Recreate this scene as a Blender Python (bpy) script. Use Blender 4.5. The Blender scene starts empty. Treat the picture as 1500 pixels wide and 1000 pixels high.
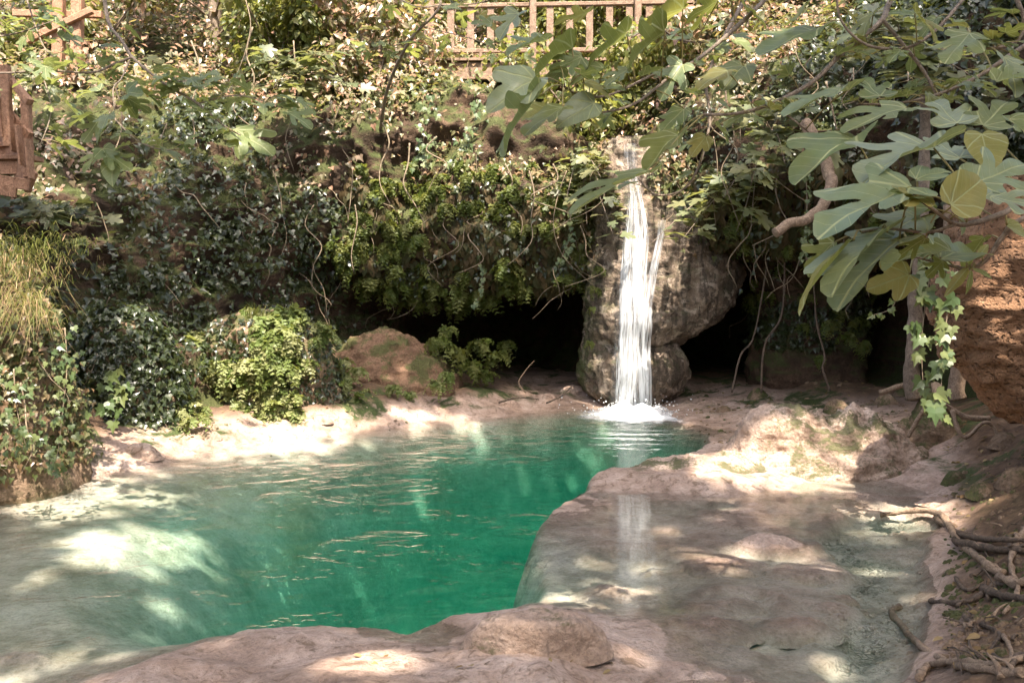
import bpy, math, random
import numpy as np
from mathutils import Vector, Matrix
from mathutils.geometry import delaunay_2d_cdt

scene = bpy.context.scene
COL = scene.collection
rng = np.random.default_rng(11)
random.seed(11)
R = math.radians

# ------------------------------------------------------------------ camera
CAM = np.array([0.0, 0.0, 1.8]); FPX = 1250.0
PITCH = math.atan(70.0 / FPX)
cd = bpy.data.cameras.new('camera'); cd.lens = 30.0; cd.sensor_width = 36.0
cd.clip_start = 0.05; cd.clip_end = 400.0
cam = bpy.data.objects.new('camera', cd); COL.objects.link(cam)
cam.location = CAM; cam.rotation_euler = (R(90) - PITCH, 0, 0)
scene.camera = cam

# ------------------------------------------------------------------ sky + sun
SUN = np.array([0.10, -0.52, 1.0]); SUN /= np.linalg.norm(SUN)
elev = math.asin(SUN[2])
world = bpy.data.worlds.new('World'); scene.world = world; world.use_nodes = True
wn = world.node_tree.nodes; wl = world.node_tree.links
sky = wn.new('ShaderNodeTexSky'); sky.sky_type = 'NISHITA'; sky.sun_disc = False
sky.sun_elevation = elev
sky.sun_rotation = math.atan2(SUN[0], SUN[1])
sky.air_density = 0.7; sky.dust_density = 5.0; sky.ozone_density = 0.3
bg = wn['Background']; bg.inputs['Strength'].default_value = 0.15
wl.new(sky.outputs['Color'], bg.inputs['Color'])
sd = bpy.data.lights.new('sun', 'SUN'); sd.energy = 4.4; sd.angle = R(0.53); sd.color = (1.0, 0.885, 0.775)
sun = bpy.data.objects.new('sun', sd); COL.objects.link(sun)
sun.rotation_euler = Vector(SUN).to_track_quat('Z', 'Y').to_euler()
sun.location = (3, -5, 20)

vs = scene.view_settings
vs.view_transform = 'Standard'; vs.look = 'None'; vs.gamma = 1.0; vs.use_curve_mapping = False
vs.exposure = 2.12
cy = scene.cycles
cy.use_denoising = True; cy.denoiser = 'OPENIMAGEDENOISE'
cy.max_bounces = 7; cy.diffuse_bounces = 3; cy.glossy_bounces = 3; cy.transmission_bounces = 4
cy.transparent_max_bounces = 12; cy.volume_bounces = 1
cy.sample_clamp_indirect = 6.0; cy.use_adaptive_sampling = False
cy.caustics_reflective = False; cy.caustics_refractive = False

# ------------------------------------------------------------------ helpers
def P(px, py, D):
    """photo pixel + depth in metres -> world point"""
    u = (px - 750.0) / FPX; v = (500.0 - py) / FPX
    c, s = math.cos(PITCH), math.sin(PITCH)
    return np.array([CAM[0] + D*u, CAM[1] + D*(c + v*s), CAM[2] + D*(-s + v*c)])

def G(px, py, z=0.0):
    """photo pixel -> world point on the level z"""
    d = P(px, py, 1.0) - CAM
    return CAM + d * ((z - CAM[2]) / d[2])

def sst(a, b, x):
    t = np.clip((x - a) / (b - a), 0, 1)
    return t*t*(3 - 2*t)

def _hash(ix, iy, iz, seed):
    h = (ix.astype(np.int64)*374761393 + iy.astype(np.int64)*668265263 + iz.astype(np.int64)*2147483647 + seed*1274126177) & 0xffffffff
    h = ((h ^ (h >> 13)) * 1274126177) & 0xffffffff
    h = (h ^ (h >> 16)) & 0xffffffff
    return h.astype(np.float64) / 4294967295.0 * 2 - 1

def vnoise(p, seed=0):
    p = np.asarray(p, float); i = np.floor(p); f = p - i; i = i.astype(np.int64)
    f = f*f*f*(f*(f*6 - 15) + 10)
    out = 0.0
    for dx in (0, 1):
        wx = f[..., 0] if dx else 1 - f[..., 0]
        for dy in (0, 1):
            wy = f[..., 1] if dy else 1 - f[..., 1]
            for dz in (0, 1):
                wz = f[..., 2] if dz else 1 - f[..., 2]
                out = out + wx*wy*wz*_hash(i[..., 0]+dx, i[..., 1]+dy, i[..., 2]+dz, seed)
    return out

def fbm(p, scale=1.0, octaves=4, seed=0, gain=0.5, ridged=False):
    p = np.asarray(p, float) * scale; a = 1.0; s = 0.0; t = 0.0
    for k in range(octaves):
        n = vnoise(p + 17.3*k, seed + k)
        if ridged: n = 1 - 2*np.abs(n)
        s = s + a*n; t += a; a *= gain; p = p * 2.03
    return s / t

def mesh_np(name, V, F, mat=None, smooth=True, uv=None):
    V = np.ascontiguousarray(V, dtype=np.float32); F = np.ascontiguousarray(F, dtype=np.int32)
    me = bpy.data.meshes.new(name)
    k = F.shape[1]
    me.vertices.add(len(V)); me.vertices.foreach_set('co', V.ravel())
    me.loops.add(F.size); me.loops.foreach_set('vertex_index', F.ravel())
    me.polygons.add(len(F)); me.polygons.foreach_set('loop_start', np.arange(0, F.size, k, dtype=np.int32))
    me.polygons.foreach_set('loop_total', np.full(len(F), k, dtype=np.int32))
    me.polygons.foreach_set('use_smooth', np.full(len(F), smooth, dtype=bool))
    me.update(calc_edges=True)
    if uv is not None:
        l = me.uv_layers.new(name='UVMap')
        l.data.foreach_set('uv', np.ascontiguousarray(uv[F.ravel()], dtype=np.float32).ravel())
    if mat is not None: me.materials.append(mat)
    return me

def link(name, me, parent=None):
    o = bpy.data.objects.new(name, me); COL.objects.link(o)
    if parent is not None: o.parent = parent
    return o

def tag(o, label=None, cat=None, group=None, kind=None):
    if label: o['label'] = label
    if cat: o['category'] = cat
    if group: o['group'] = group
    if kind: o['kind'] = kind
    return o

def thing(name, label, cat, loc=(0, 0, 0), group=None):
    o = bpy.data.objects.new(name, None); COL.objects.link(o)
    o.location = tuple(float(c) for c in loc); o.empty_display_size = 0.1
    return tag(o, label, cat, group)

def part(name, V, F, mat, parent, smooth=True, uv=None):
    """mesh given in world coordinates, stored relative to its parent's place"""
    off = np.array(parent.matrix_world.translation) if False else np.array(_wloc(parent))
    return link(name, mesh_np(name, np.asarray(V) - off, F, mat, smooth, uv), parent)

def _wloc(o):
    l = np.array(o.location)
    while o.parent is not None:
        o = o.parent; l = l + np.array(o.location)
    return l

def single(name, V, F, mat, label, cat, group=None, smooth=True, loc=None, uv=None):
    V = np.asarray(V, float)
    if loc is None: loc = np.array([V[:, 0].mean(), V[:, 1].mean(), V[:, 2].min()])
    o = link(name, mesh_np(name, V - loc, F, mat, smooth, uv)); o.location = tuple(loc)
    return tag(o, label, cat, group)

def grid_faces(nr, nc, wrap=False):
    r = np.arange(nr-1)[:, None]; c = np.arange(nc if wrap else nc-1)[None, :]
    c2 = (c+1) % nc
    a = r*nc + c; b = r*nc + c2; d = (r+1)*nc + c2; e = (r+1)*nc + c
    return np.stack([a+0*c, b, d, e], -1).reshape(-1, 4)

def catmull(pts, t):
    """pts (n,k), t in [0,n-1] -> (len(t),k)"""
    pts = np.asarray(pts, float); n = len(pts); t = np.clip(np.asarray(t, float), 0, n-1-1e-9)
    i = t.astype(int); f = (t - i)[:, None]
    g = lambda k: pts[np.clip(i+k, 0, n-1)]
    p0, p1, p2, p3 = g(-1), g(0), g(1), g(2)
    return 0.5*((2*p1) + (p2-p0)*f + (2*p0-5*p1+4*p2-p3)*f**2 + (3*p1-p0-3*p2+p3)*f**3)

def smooth_path(pts, per=6):
    pts = np.asarray(pts, float); n = len(pts)
    return catmull(pts, np.linspace(0, n-1, (n-1)*per+1))

def tube(path, rad, sides=6, lump=0.0, seed=0, caps=True):
    """tapered round tube; path (n,3), rad scalar or (n,)"""
    path = np.asarray(path, float); n = len(path); rad = np.broadcast_to(np.asarray(rad, float), (n,)).copy()
    T = np.gradient(path, axis=0); T /= np.linalg.norm(T, axis=1, keepdims=True) + 1e-9
    ref = np.array([0.31, 0.77, 0.55]); N = np.zeros((n, 3))
    v = np.cross(T[0], ref); v /= np.linalg.norm(v)
    for k in range(n):
        v = v - T[k]*np.dot(v, T[k]); v /= np.linalg.norm(v) + 1e-9; N[k] = v
    B = np.cross(T, N)
    a = np.linspace(0, 2*np.pi, sides, endpoint=False)
    V = path[:, None, :] + rad[:, None, None]*(np.cos(a)[None, :, None]*N[:, None, :] + np.sin(a)[None, :, None]*B[:, None, :])
    V = V.reshape(-1, 3)
    if lump > 0:
        c = np.repeat(path, sides, axis=0); d = V - c
        V = c + d*(1 + lump*fbm(V/np.mean(rad), 0.5, 3, seed)[:, None]*1.6)
    F = grid_faces(n, sides, True)
    if caps:
        V = np.vstack([V, path[0], path[-1]]); i0, i1 = len(V)-2, len(V)-1
        k = np.arange(sides); k2 = (k+1) % sides
        F = np.vstack([F, np.stack([np.full(sides, i0), k2, k, k], -1)[:, [0, 1, 2, 2]],
                       np.stack([np.full(sides, i1), (n-1)*sides+k, (n-1)*sides+k2, (n-1)*sides+k2], -1)])
    return V, F

def join(parts):
    Vs, Fs, o = [], [], 0
    for V, F in parts:
        Vs.append(V); Fs.append(np.asarray(F)+o); o += len(V)
    return np.vstack(Vs), np.vstack(Fs)

def box(c, s, rot=None):
    c = np.asarray(c, float); s = np.asarray(s, float)/2
    V = np.array([[x, y, z] for x in (-1, 1) for y in (-1, 1) for z in (-1, 1)], float)*s
    if rot is not None: V = V @ np.array(rot).T
    F = np.array([[0, 1, 3, 2], [4, 6, 7, 5], [0, 4, 5, 1], [2, 3, 7, 6], [0, 2, 6, 4], [1, 5, 7, 3]])
    return V + c, F

def beam(a, b, w, h, jitter=0.0):
    """squared timber from a to b with bevelled long edges"""
    a = np.asarray(a, float); b = np.asarray(b, float)
    t = (b-a)/np.linalg.norm(b-a); up = np.array([0, 0, 1.0]) if abs(t[2]) < 0.9 else np.array([0, 1.0, 0])
    s = np.cross(t, up); s /= np.linalg.norm(s); u = np.cross(s, t)
    e = min(w, h)*0.12
    prof = [(-w/2+e, -h/2), (w/2-e, -h/2), (w/2, -h/2+e), (w/2, h/2-e), (w/2-e, h/2), (-w/2+e, h/2), (-w/2, h/2-e), (-w/2, -h/2+e)]
    V = []
    ks = np.linspace(0, 1, 4)
    for k in ks:
        j = (rng.random(2)-0.5)*jitter
        for x, y in prof: V.append(a + (b-a)*k + s*(x+j[0]) + u*(y+j[1]))
    V = np.array(V); F = list(grid_faces(len(ks), 8, True))
    n0 = (len(ks)-1)*8
    for k in (1, 3, 5): F.append([0, k+2 if k < 5 else 7, k+1, k]) if k < 5 else F.append([0, 7, 6, 5])
    for k in (1, 3): F.append([n0, n0+k, n0+k+1, n0+k+2])
    F.append([n0, n0+5, n0+6, n0+7])
    return V, np.array(F)

# ------------------------------------------------------------------ node material helpers
class NT:
    def __init__(s, name):
        s.m = bpy.data.materials.new(name); s.m.use_nodes = True
        s.n = s.m.node_tree.nodes; s.l = s.m.node_tree.links
        s.n.clear(); s.out = s.n.new('ShaderNodeOutputMaterial')
    def new(s, t, **kw):
        nd = s.n.new('ShaderNode'+t)
        for k, v in kw.items(): setattr(nd, k, v)
        return nd
    def put(s, sock, v):
        if hasattr(v, 'is_linked') or hasattr(v, 'links'): s.l.new(v, sock)
        elif isinstance(v, (tuple, list)) and len(v) == 3 and sock.type == 'RGBA': sock.default_value = (*v, 1)
        else: sock.default_value = v
    def math(s, op, a, b=None, c=None, clamp=False):
        nd = s.new('Math', operation=op, use_clamp=clamp)
        for i, v in enumerate((a, b, c)):
            if v is not None: s.put(nd.inputs[i], v)
        return nd.outputs[0]
    def mix(s, f, a, b):
        nd = s.new('Mix', data_type='RGBA'); s.put(nd.inputs['Factor'], f)
        s.put(nd.inputs[6], a); s.put(nd.inputs[7], b); return nd.outputs[2]
    def noise(s, scale, detail=4, rough=0.55, vec=None, dist=0.0):
        nd = s.new('TexNoise'); nd.inputs['Scale'].default_value = scale; nd.inputs['Detail'].default_value = detail
        nd.inputs['Roughness'].default_value = rough; nd.inputs['Distortion'].default_value = dist
        if vec is not None: s.l.new(vec, nd.inputs['Vector'])
        return nd.outputs['Fac']
    def ramp(s, f, stops):
        nd = s.new('ValToRGB'); s.put(nd.inputs[0], f); e = nd.color_ramp.elements
        while len(e) < len(stops): e.new(0.5)
        for k, (p, c) in enumerate(stops):
            e[k].position = p; e[k].color = (*c, 1) if len(c) == 3 else c
        return nd.outputs[0]
    def rng(s, v, a, b, c=0.0, d=1.0):
        nd = s.new('MapRange', interpolation_type='SMOOTHSTEP'); s.put(nd.inputs[0], v)
        for i, x in enumerate((a, b, c, d)): nd.inputs[i+1].default_value = x
        return nd.outputs[0]
    def bump(s, h, strength=0.5, dist=0.02, normal=None):
        nd = s.new('Bump'); nd.inputs['Strength'].default_value = strength; nd.inputs['Distance'].default_value = dist
        s.l.new(h, nd.inputs['Height'])
        if normal is not None: s.l.new(normal, nd.inputs['Normal'])
        return nd.outputs[0]
    def pos(s): return s.new('NewGeometry').outputs['Position']
    def principled(s, color, rough=0.8, normal=None, spec=0.3, **kw):
        nd = s.new('BsdfPrincipled'); s.put(nd.inputs['Base Color'], color); s.put(nd.inputs['Roughness'], rough)
        s.put(nd.inputs['Specular IOR Level'], spec)
        if normal is not None: s.l.new(normal, nd.inputs['Normal'])
        for k, v in kw.items(): s.put(nd.inputs[k], v)
        return nd.outputs[0]
    def done(s, surf, vol=None):
        s.l.new(surf, s.out.inputs['Surface'])
        if vol is not None: s.l.new(vol, s.out.inputs['Volume'])
        return s.m

def rock_mat(name, cols, moss=0.0, mosslow=0.45, scale=1.0, bump=0.6, wet=0.0, holes=0.0, mossx=None, streak=0.0):
    n = NT(name); p = n.pos()
    big = n.noise(1.1*scale, 5, 0.6, p); med = n.noise(6*scale, 6, 0.65, p, 0.3); fine = n.noise(38*scale, 5, 0.7, p)
    f = n.math('ADD', n.math('MULTIPLY', big, 0.6), n.math('MULTIPLY', med, 0.4))
    col = n.ramp(f, [(0.30, cols[0]), (0.47, cols[1]), (0.58, cols[2]), (0.72, cols[3])])
    col = n.mix(n.rng(fine, 0.38, 0.68, 0.0, 0.6), col, tuple(c*0.42 for c in cols[1]))
    col = n.mix(n.rng(n.noise(15*scale, 6, 0.75, p, 0.9), 0.52, 0.68, 0.0, 0.55), col, tuple(c*0.45 for c in cols[1]))
    if streak > 0:
        ms = n.new('Mapping'); n.l.new(p, ms.inputs[0]); ms.inputs['Scale'].default_value = (9, 9, 0.9)
        col = n.mix(n.rng(n.noise(1.0, 5, 0.65, ms.outputs[0], 0.5), 0.46, 0.60, 0.0, streak), col, tuple(c*0.3 for c in cols[0]))
        col = n.mix(n.rng(n.noise(5.0, 5, 0.7, p, 0.6), 0.52, 0.62, 0.0, 0.7), col, cols[3])
    if moss > 0:
        nz = n.new('SeparateXYZ'); geo = n.new('NewGeometry'); n.l.new(geo.outputs['Normal'], nz.inputs[0])
        mn = n.noise(2.3*scale, 5, 0.6, p, 0.4)
        mk = n.math('MULTIPLY', n.rng(n.math('ADD', mn, n.math('MULTIPLY', fine, 0.25)), mosslow+0.12, mosslow+0.24), n.rng(nz.outputs[2], -0.2, 0.5))
        mk = n.math('MULTIPLY', mk, moss)
        if mossx is not None:
            sx_ = n.new('SeparateXYZ'); n.l.new(p, sx_.inputs[0])
            side = n.rng(n.math('ADD', sx_.outputs[0], n.math('MULTIPLY', mn, 0.9)), mossx+0.55, mossx+0.25)
            mk = n.math('MAXIMUM', n.math('MULTIPLY', mk, 0.5), n.math('MULTIPLY', side, n.rng(n.math('ADD', mn, n.math('MULTIPLY', fine, 0.4)), 0.50, 0.75, 0.0, 0.95)))
        mc = n.ramp(fine, [(0.3, (0.02, 0.03, 0.008)), (0.55, (0.055, 0.075, 0.018)), (0.75, (0.11, 0.12, 0.035))])
        col = n.mix(mk, col, mc)
    vor = n.new('TexVoronoi', feature='F1'); vor.inputs['Scale'].default_value = 14*scale
    warp = n.new('VectorMath', operation='ADD'); n.l.new(p, warp.inputs[0])
    nc = n.new('TexNoise'); nc.inputs['Scale'].default_value = 7*scale; n.l.new(p, nc.inputs['Vector'])
    sc = n.new('VectorMath', operation='SCALE'); n.l.new(nc.outputs['Color'], sc.inputs[0]); sc.inputs['Scale'].default_value = 0.16
    n.l.new(sc.outputs[0], warp.inputs[1]); n.l.new(warp.outputs[0], vor.inputs['Vector'])
    h = n.math('ADD', n.math('MULTIPLY', med, 0.6), n.math('MULTIPLY', fine, 0.25))
    h = n.math('ADD', h, n.math('MULTIPLY', n.math('MINIMUM', vor.outputs['Distance'], 0.5), 0.25 + holes))
    if holes > 0:
        col = n.mix(n.rng(vor.outputs['Distance'], 0.32, 0.05, 0.0, min(1, holes)), col, tuple(c*0.25 for c in cols[0]))
    nrm = n.bump(h, min(1.0, bump*1.25), 0.09/scale)
    return n.done(n.principled(col, 0.85 - 0.45*wet, nrm, 0.25 + 0.3*wet))

def leaf_mat(name, cols, trans=0.35, rough=0.42, veins=False, spec=0.45, per='island', sheen=0.0):
    n = NT(name)
    if per == 'island': rnd = n.new('NewGeometry').outputs['Random Per Island']
    else: rnd = n.new('ObjectInfo').outputs['Random']
    k = len(cols); col = n.ramp(rnd, [((i + 0.02)/k, c) for i, c in enumerate(cols)])
    nz = n.noise(9 if not veins else 22, 3, 0.6, n.pos())
    col = n.mix(n.rng(nz, 0.3, 0.75, 0.0, 0.5), col, n.mix(0.5, col, (0.01, 0.015, 0.004)))
    nrm = None
    if veins:
        uv = n.new('UVMap'); sx = n.new('SeparateXYZ'); n.l.new(uv.outputs[0], sx.inputs[0])
        x = n.math('ABSOLUTE', sx.outputs[0]); y = n.math('SUBTRACT', sx.outputs[1], 0.0)
        ds = []
        for ang in (0.0, 43.0, 82.0):
            c, s_ = math.cos(R(ang)), math.sin(R(ang))
            d = n.math('ABSOLUTE', n.math('SUBTRACT', n.math('MULTIPLY', x, c), n.math('MULTIPLY', y, s_)))
            ds.append(d)
        dm = n.math('MINIMUM', n.math('MINIMUM', ds[0], ds[1]), ds[2])
        main = n.rng(dm, 0.022, 0.005)
        q = n.math('SUBTRACT', y, n.math('MULTIPLY', x, 0.62))
        w = n.math('ABSOLUTE', n.math('SINE', n.math('MULTIPLY', q, 23.0)))
        sec = n.math('MULTIPLY', n.rng(w, 0.13, 0.02), 0.6)
        vm = n.math('MAXIMUM', main, sec)
        col = n.mix(n.math('MULTIPLY', vm, 0.85), col, (0.44, 0.47, 0.24))
        nrm = n.bump(n.math('ADD', n.math('MULTIPLY', vm, -1.0), n.math('MULTIPLY', nz, 0.8)), 0.5, 0.006)
        ob = n.new('ObjectInfo'); off = n.math('MULTIPLY', ob.outputs['Random'], 9.0); ad = n.new('VectorMath', operation='ADD'); cx = n.new('CombineXYZ'); n.l.new(off, cx.inputs[0]); n.l.new(uv.outputs[0], ad.inputs[0]); n.l.new(cx.outputs[0], ad.inputs[1])
        col = n.mix(n.rng(n.noise(7, 5, 0.7, ad.outputs[0]), 0.66, 0.72, 0, 0.8), col, (0.16, 0.09, 0.035))
        col = n.mix(n.rng(n.noise(2.2, 3, 0.6, ad.outputs[0]), 0.35, 0.7, 0, 0.45), col, (0.20, 0.22, 0.07))
    pr = n.principled(col, rough, nrm, spec)
    tr = n.new('BsdfTranslucent'); tc = n.mix(0.5, col, (0.38, 0.40, 0.06)); n.l.new(tc, tr.inputs[0])
    mx = n.new('MixShader'); mx.inputs[0].default_value = trans
    n.l.new(pr, mx.inputs[1]); n.l.new(tr.outputs[0], mx.inputs[2])
    return n.done(mx.outputs[0])

def wood_mat(name, c1, c2, sc=1.0, rough=0.75):
    n = NT(name); tc = n.new('TexCoord')
    mp = n.new('Mapping'); n.l.new(n.pos(), mp.inputs[0]); mp.inputs['Scale'].default_value = (6*sc, 6*sc, 6*sc)
    a = n.noise(1.6, 6, 0.65, mp.outputs[0], 1.2); b = n.noise(9.0, 5, 0.7, mp.outputs[0])
    col = n.ramp(a, [(0.3, c1), (0.6, c2), (0.8, tuple(min(1, c*1.3) for c in c2))])
    col = n.mix(n.rng(b, 0.4, 0.75, 0, 0.6), col, tuple(c*0.4 for c in c1))
    return n.done(n.principled(col, rough, n.bump(n.math('ADD', a, b), 0.5, 0.015), 0.25))
# ================================================================== SETTING
M = {}
TRAV = [(0.23, 0.155, 0.11), (0.44, 0.32, 0.24), (0.60, 0.46, 0.36), (0.70, 0.57, 0.47)]
M['travertine'] = rock_mat('travertine', TRAV, moss=0.8, mosslow=0.475, bump=0.85)
M['travertine_wet'] = rock_mat('travertine_wet', [(0.07, 0.052, 0.035), (0.17, 0.125, 0.085), (0.28, 0.21, 0.15), (0.42, 0.34, 0.26)], moss=0.9, mosslow=0.46, scale=1.4, bump=1.0, wet=0.3, mossx=1.28, streak=0.75)
M['tufa'] = rock_mat('tufa', [(0.16, 0.085, 0.045), (0.27, 0.15, 0.08), (0.36, 0.21, 0.12), (0.45, 0.29, 0.18)], moss=0.0, scale=1.6, bump=1.0, holes=0.8)
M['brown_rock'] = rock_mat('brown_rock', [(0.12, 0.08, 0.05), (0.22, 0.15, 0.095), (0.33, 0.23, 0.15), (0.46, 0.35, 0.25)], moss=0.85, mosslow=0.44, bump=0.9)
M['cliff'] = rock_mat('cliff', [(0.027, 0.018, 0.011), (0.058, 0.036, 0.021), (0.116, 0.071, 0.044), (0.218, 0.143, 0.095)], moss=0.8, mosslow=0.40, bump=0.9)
M['bark'] = wood_mat('bark', (0.10, 0.072, 0.05), (0.24, 0.185, 0.135), 2.0)
M['fig_bark'] = wood_mat('fig_bark', (0.13, 0.095, 0.07), (0.30, 0.24, 0.18), 3.0, 0.6)
M['root'] = wood_mat('root', (0.13, 0.085, 0.055), (0.36, 0.26, 0.175), 2.5)
M['dark_root'] = wood_mat('dark_root', (0.035, 0.026, 0.02), (0.16, 0.115, 0.08), 2.5)
M['timber'] = wood_mat('timber', (0.13, 0.085, 0.055), (0.29, 0.20, 0.14), 1.0)
M['timber_red'] = wood_mat('timber_red', (0.17, 0.085, 0.048), (0.40, 0.23, 0.14), 1.6)
_n = NT('petiole'); M['petiole'] = _n.done(_n.principled((0.26, 0.22, 0.09), 0.5))
_n = NT('vine'); M['vine'] = _n.done(_n.principled(_n.ramp(_n.noise(14, 3, 0.6, _n.pos()), [(0.3, (0.10, 0.075, 0.045)), (0.7, (0.27, 0.21, 0.14))]), 0.8))

# ------------------------------------------------------------------ ground sheet (bed, banks, ledges)
def tps(ctrl):
    ctrl = np.array(ctrl, float); X = ctrl[:, :2]; n = len(X)
    def U(d2): return 0.5*d2*np.log(d2 + 1e-12)
    d2 = ((X[:, None]-X[None])**2).sum(-1)
    A = np.zeros((n+3, n+3)); A[:n, :n] = U(d2) + 0.02*np.eye(n)
    A[:n, n] = 1; A[:n, n+1:] = X; A[n, :n] = 1; A[n+1:, :n] = X.T
    w = np.linalg.solve(A, np.concatenate([ctrl[:, 2], np.zeros(3)]))
    def f(x, y):
        sh = x.shape; q = np.stack([x.ravel(), y.ravel()], -1); out = np.zeros(len(q))
        for s in range(0, len(q), 40000):
            b = q[s:s+40000]
            out[s:s+40000] = U(((b[:, None]-X[None])**2).sum(-1)) @ w[:n] + w[n] + b @ w[n+1:]
        return out.reshape(sh)
    return f

pix = [  # photo pixel, height of the ground there
 # far bank, water's edge and just above it
 (0,728,.0),(60,712,.02),(120,700,.0),(170,690,.0),(260,668,.0),(350,655,.0),(450,641,.0),(540,629,.0),(650,616,.0),(760,606,.0),(850,598,.0),
 (60,680,.18),(200,660,.14),(300,622,.22),(400,620,.15),(450,612,.2),(560,602,.2),(700,592,.15),(800,575,.15),(700,570,.28),(860,560,.18),
 (975,609,.0),(1050,631,.0),(1000,590,.08),(1080,605,.1),(1200,592,.18),(1280,612,.15),(1300,575,.3),(1150,562,.25),(1250,640,.1),(1300,660,.1),
 # ledge running out from the boulder
 (1040,660,.06),(960,688,.04),(900,700,.05),(870,718,.01),(835,738,.0),(815,765,-.05),(900,735,-.06),(1000,722,-.03),(1000,700,.10),
 # drowned shelf
 (860,790,-.10),(1000,770,-.08),(1000,850,-.13),(880,850,-.17),(1100,740,-.05),(1100,800,-.08),(1200,740,-.06),(1200,800,-.09),(1200,870,-.08),(1100,880,-.10),
 (1300,740,-.06),(1350,800,-.05),(1300,850,-.10),(1250,940,-.12),(1350,720,-.02),
 # right bank
 (1400,730,.05),(1460,700,.25),(1430,790,.06),(1490,790,.28),(1400,880,.03),(1480,880,.25),(1340,960,.0),(1400,990,.16),(1500,980,.42),
 # near ledge
 (690,906,.02),(800,902,.05),(880,915,.03),(930,950,.0),(600,932,.0),(540,925,.02),(470,924,.02),(380,932,.01),(280,942,.0),(190,965,.0),(130,988,.0),
 (780,955,.16),(640,965,.11),(500,965,.10),(380,985,.09),(900,985,.07),(1000,960,-.03),(1020,1000,.0),(1120,985,-.07),
 # shallow left
 (40,985,-.12),(0,930,-.16),(0,850,-.18),(90,800,-.18),(0,770,-.12),(150,740,-.15),(200,900,-.18),
]
ctrl = []
for a, b, z in pix:
    g = G(a, b, max(z, 0.0)); ctrl.append((g[0], g[1], z))
ctrl += [(-1.6,3.4,.12),(0,3.2,.16),(1.2,3.2,.08),(2.3,3.0,.3),(-3.2,3.2,-.14),(-5,5,-.15),(-6.5,4,.3),(-6.5,6.5,.45),(-5,2,.1),(-2,2,.2),(0,1.5,.22),(2,1.5,.3),
         (-5.6,8.2,.5),(-5,10,.5),(-3,12,.5),(-1,14,.4),(1.5,15,.2),(3,15,.35),(5,13,.4),(5.5,9,.7),(4.6,6,.8),(4,4,.8),(-12,-12,1),(12,-12,1.2),(0,-12,.8),(-12,4,1),(12,4,1.4),
         (-12,14,.6),(12,14,.6),(0,20,.4),(-8,20,.5),(8,20,.5),(0,-4,.5),(-6,-4,.6),(6,-4,.9),(6,1,1.0)]
zshallow = tps(ctrl)

def poly_sd(poly, x, y):
    """signed distance to a closed polygon, positive inside"""
    d = np.full(x.shape, 1e9); ins = np.zeros(x.shape, bool); n = len(poly)
    for k in range(n):
        ax, ay = poly[k]; bx, by = poly[(k+1) % n]
        ex, ey = bx-ax, by-ay; wx, wy = x-ax, y-ay
        t = np.clip((wx*ex+wy*ey)/(ex*ex+ey*ey+1e-12), 0, 1)
        d = np.minimum(d, np.hypot(wx-ex*t, wy-ey*t))
        c = ((ay > y) != (by > y)) & (x < (bx-ax)*(y-ay)/(by-ay+1e-12)+ax); ins ^= c
    return np.where(ins, d, -d)

POOL = [G(a, b)[:2] for a, b in [(1052,636),(1030,662),(955,690),(885,702),(848,726),(797,758),(796,790),(812,830),(806,865),(770,890),(690,902),(600,930),(545,922),(470,918),(380,925),(280,935),
        (150,945),(60,900),(40,830),(110,760),(200,712),(300,676),(400,655),(500,640),(650,620),(780,607),(865,599),(930,592),(972,610)]]
GULLY = [G(a, b)[:2] for a, b in [(1190,775),(1235,830),(1215,850),(1250,880),(1222,905),(1240,935),(1195,960),(1215,1000),(1230,1080),(1330,1060),(1345,960),(1360,930),(1390,860),(1350,820),(1390,770),(1330,745),(1240,745)]]

def ground_z(x, y):
    p3 = np.stack([x, y, np.zeros_like(x)], -1)
    z = zshallow(x, y)
    z = np.where(z < 0, z*0.62, z)
    wob = fbm(p3, 1.6, 4, 3)
    land = sst(-0.05, 0.10, z)
    shelf = sst(0.3, 0.9, x)*(1-land)*sst(9.0, 7.0, y)
    z = z + shelf*(0.035*fbm(p3, 2.2, 3, 91, ridged=True) + 0.03*np.floor(2.5*(fbm(p3, 0.9, 3, 92)+.5))/2.5)
    # rounded travertine pillows
    cell = fbm(p3 + 3, 1.1, 3, 21, ridged=True)
    z = z + (0.022 + 0.06*land)*wob + 0.05*land*cell
    z = z + 0.018*fbm(p3, 6, 4, 5)*(0.5+land) + 0.007*fbm(p3, 22, 3, 6)
    d = poly_sd(POOL, x, y) + 0.10*fbm(p3, 1.3, 3, 8) + 0.05*fbm(p3, 5, 3, 9)
    w = 0.75 + 3.2*sst(-0.4, -3.0, x)
    dep = sst(0.0, 1.0, d/w); dep = np.where(d > 0, dep, 0)
    z = z - dep*(2.5 + 0.25*wob + 0.12*fbm(p3, 1.2, 3, 30))
    g = poly_sd(GULLY, x, y) + 0.06*fbm(p3, 3.2, 3, 12)
    z = z - 0.07*sst(-0.02, 0.10, g)*(1 - sst(0.0, 0.12, z))
    return z

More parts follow.
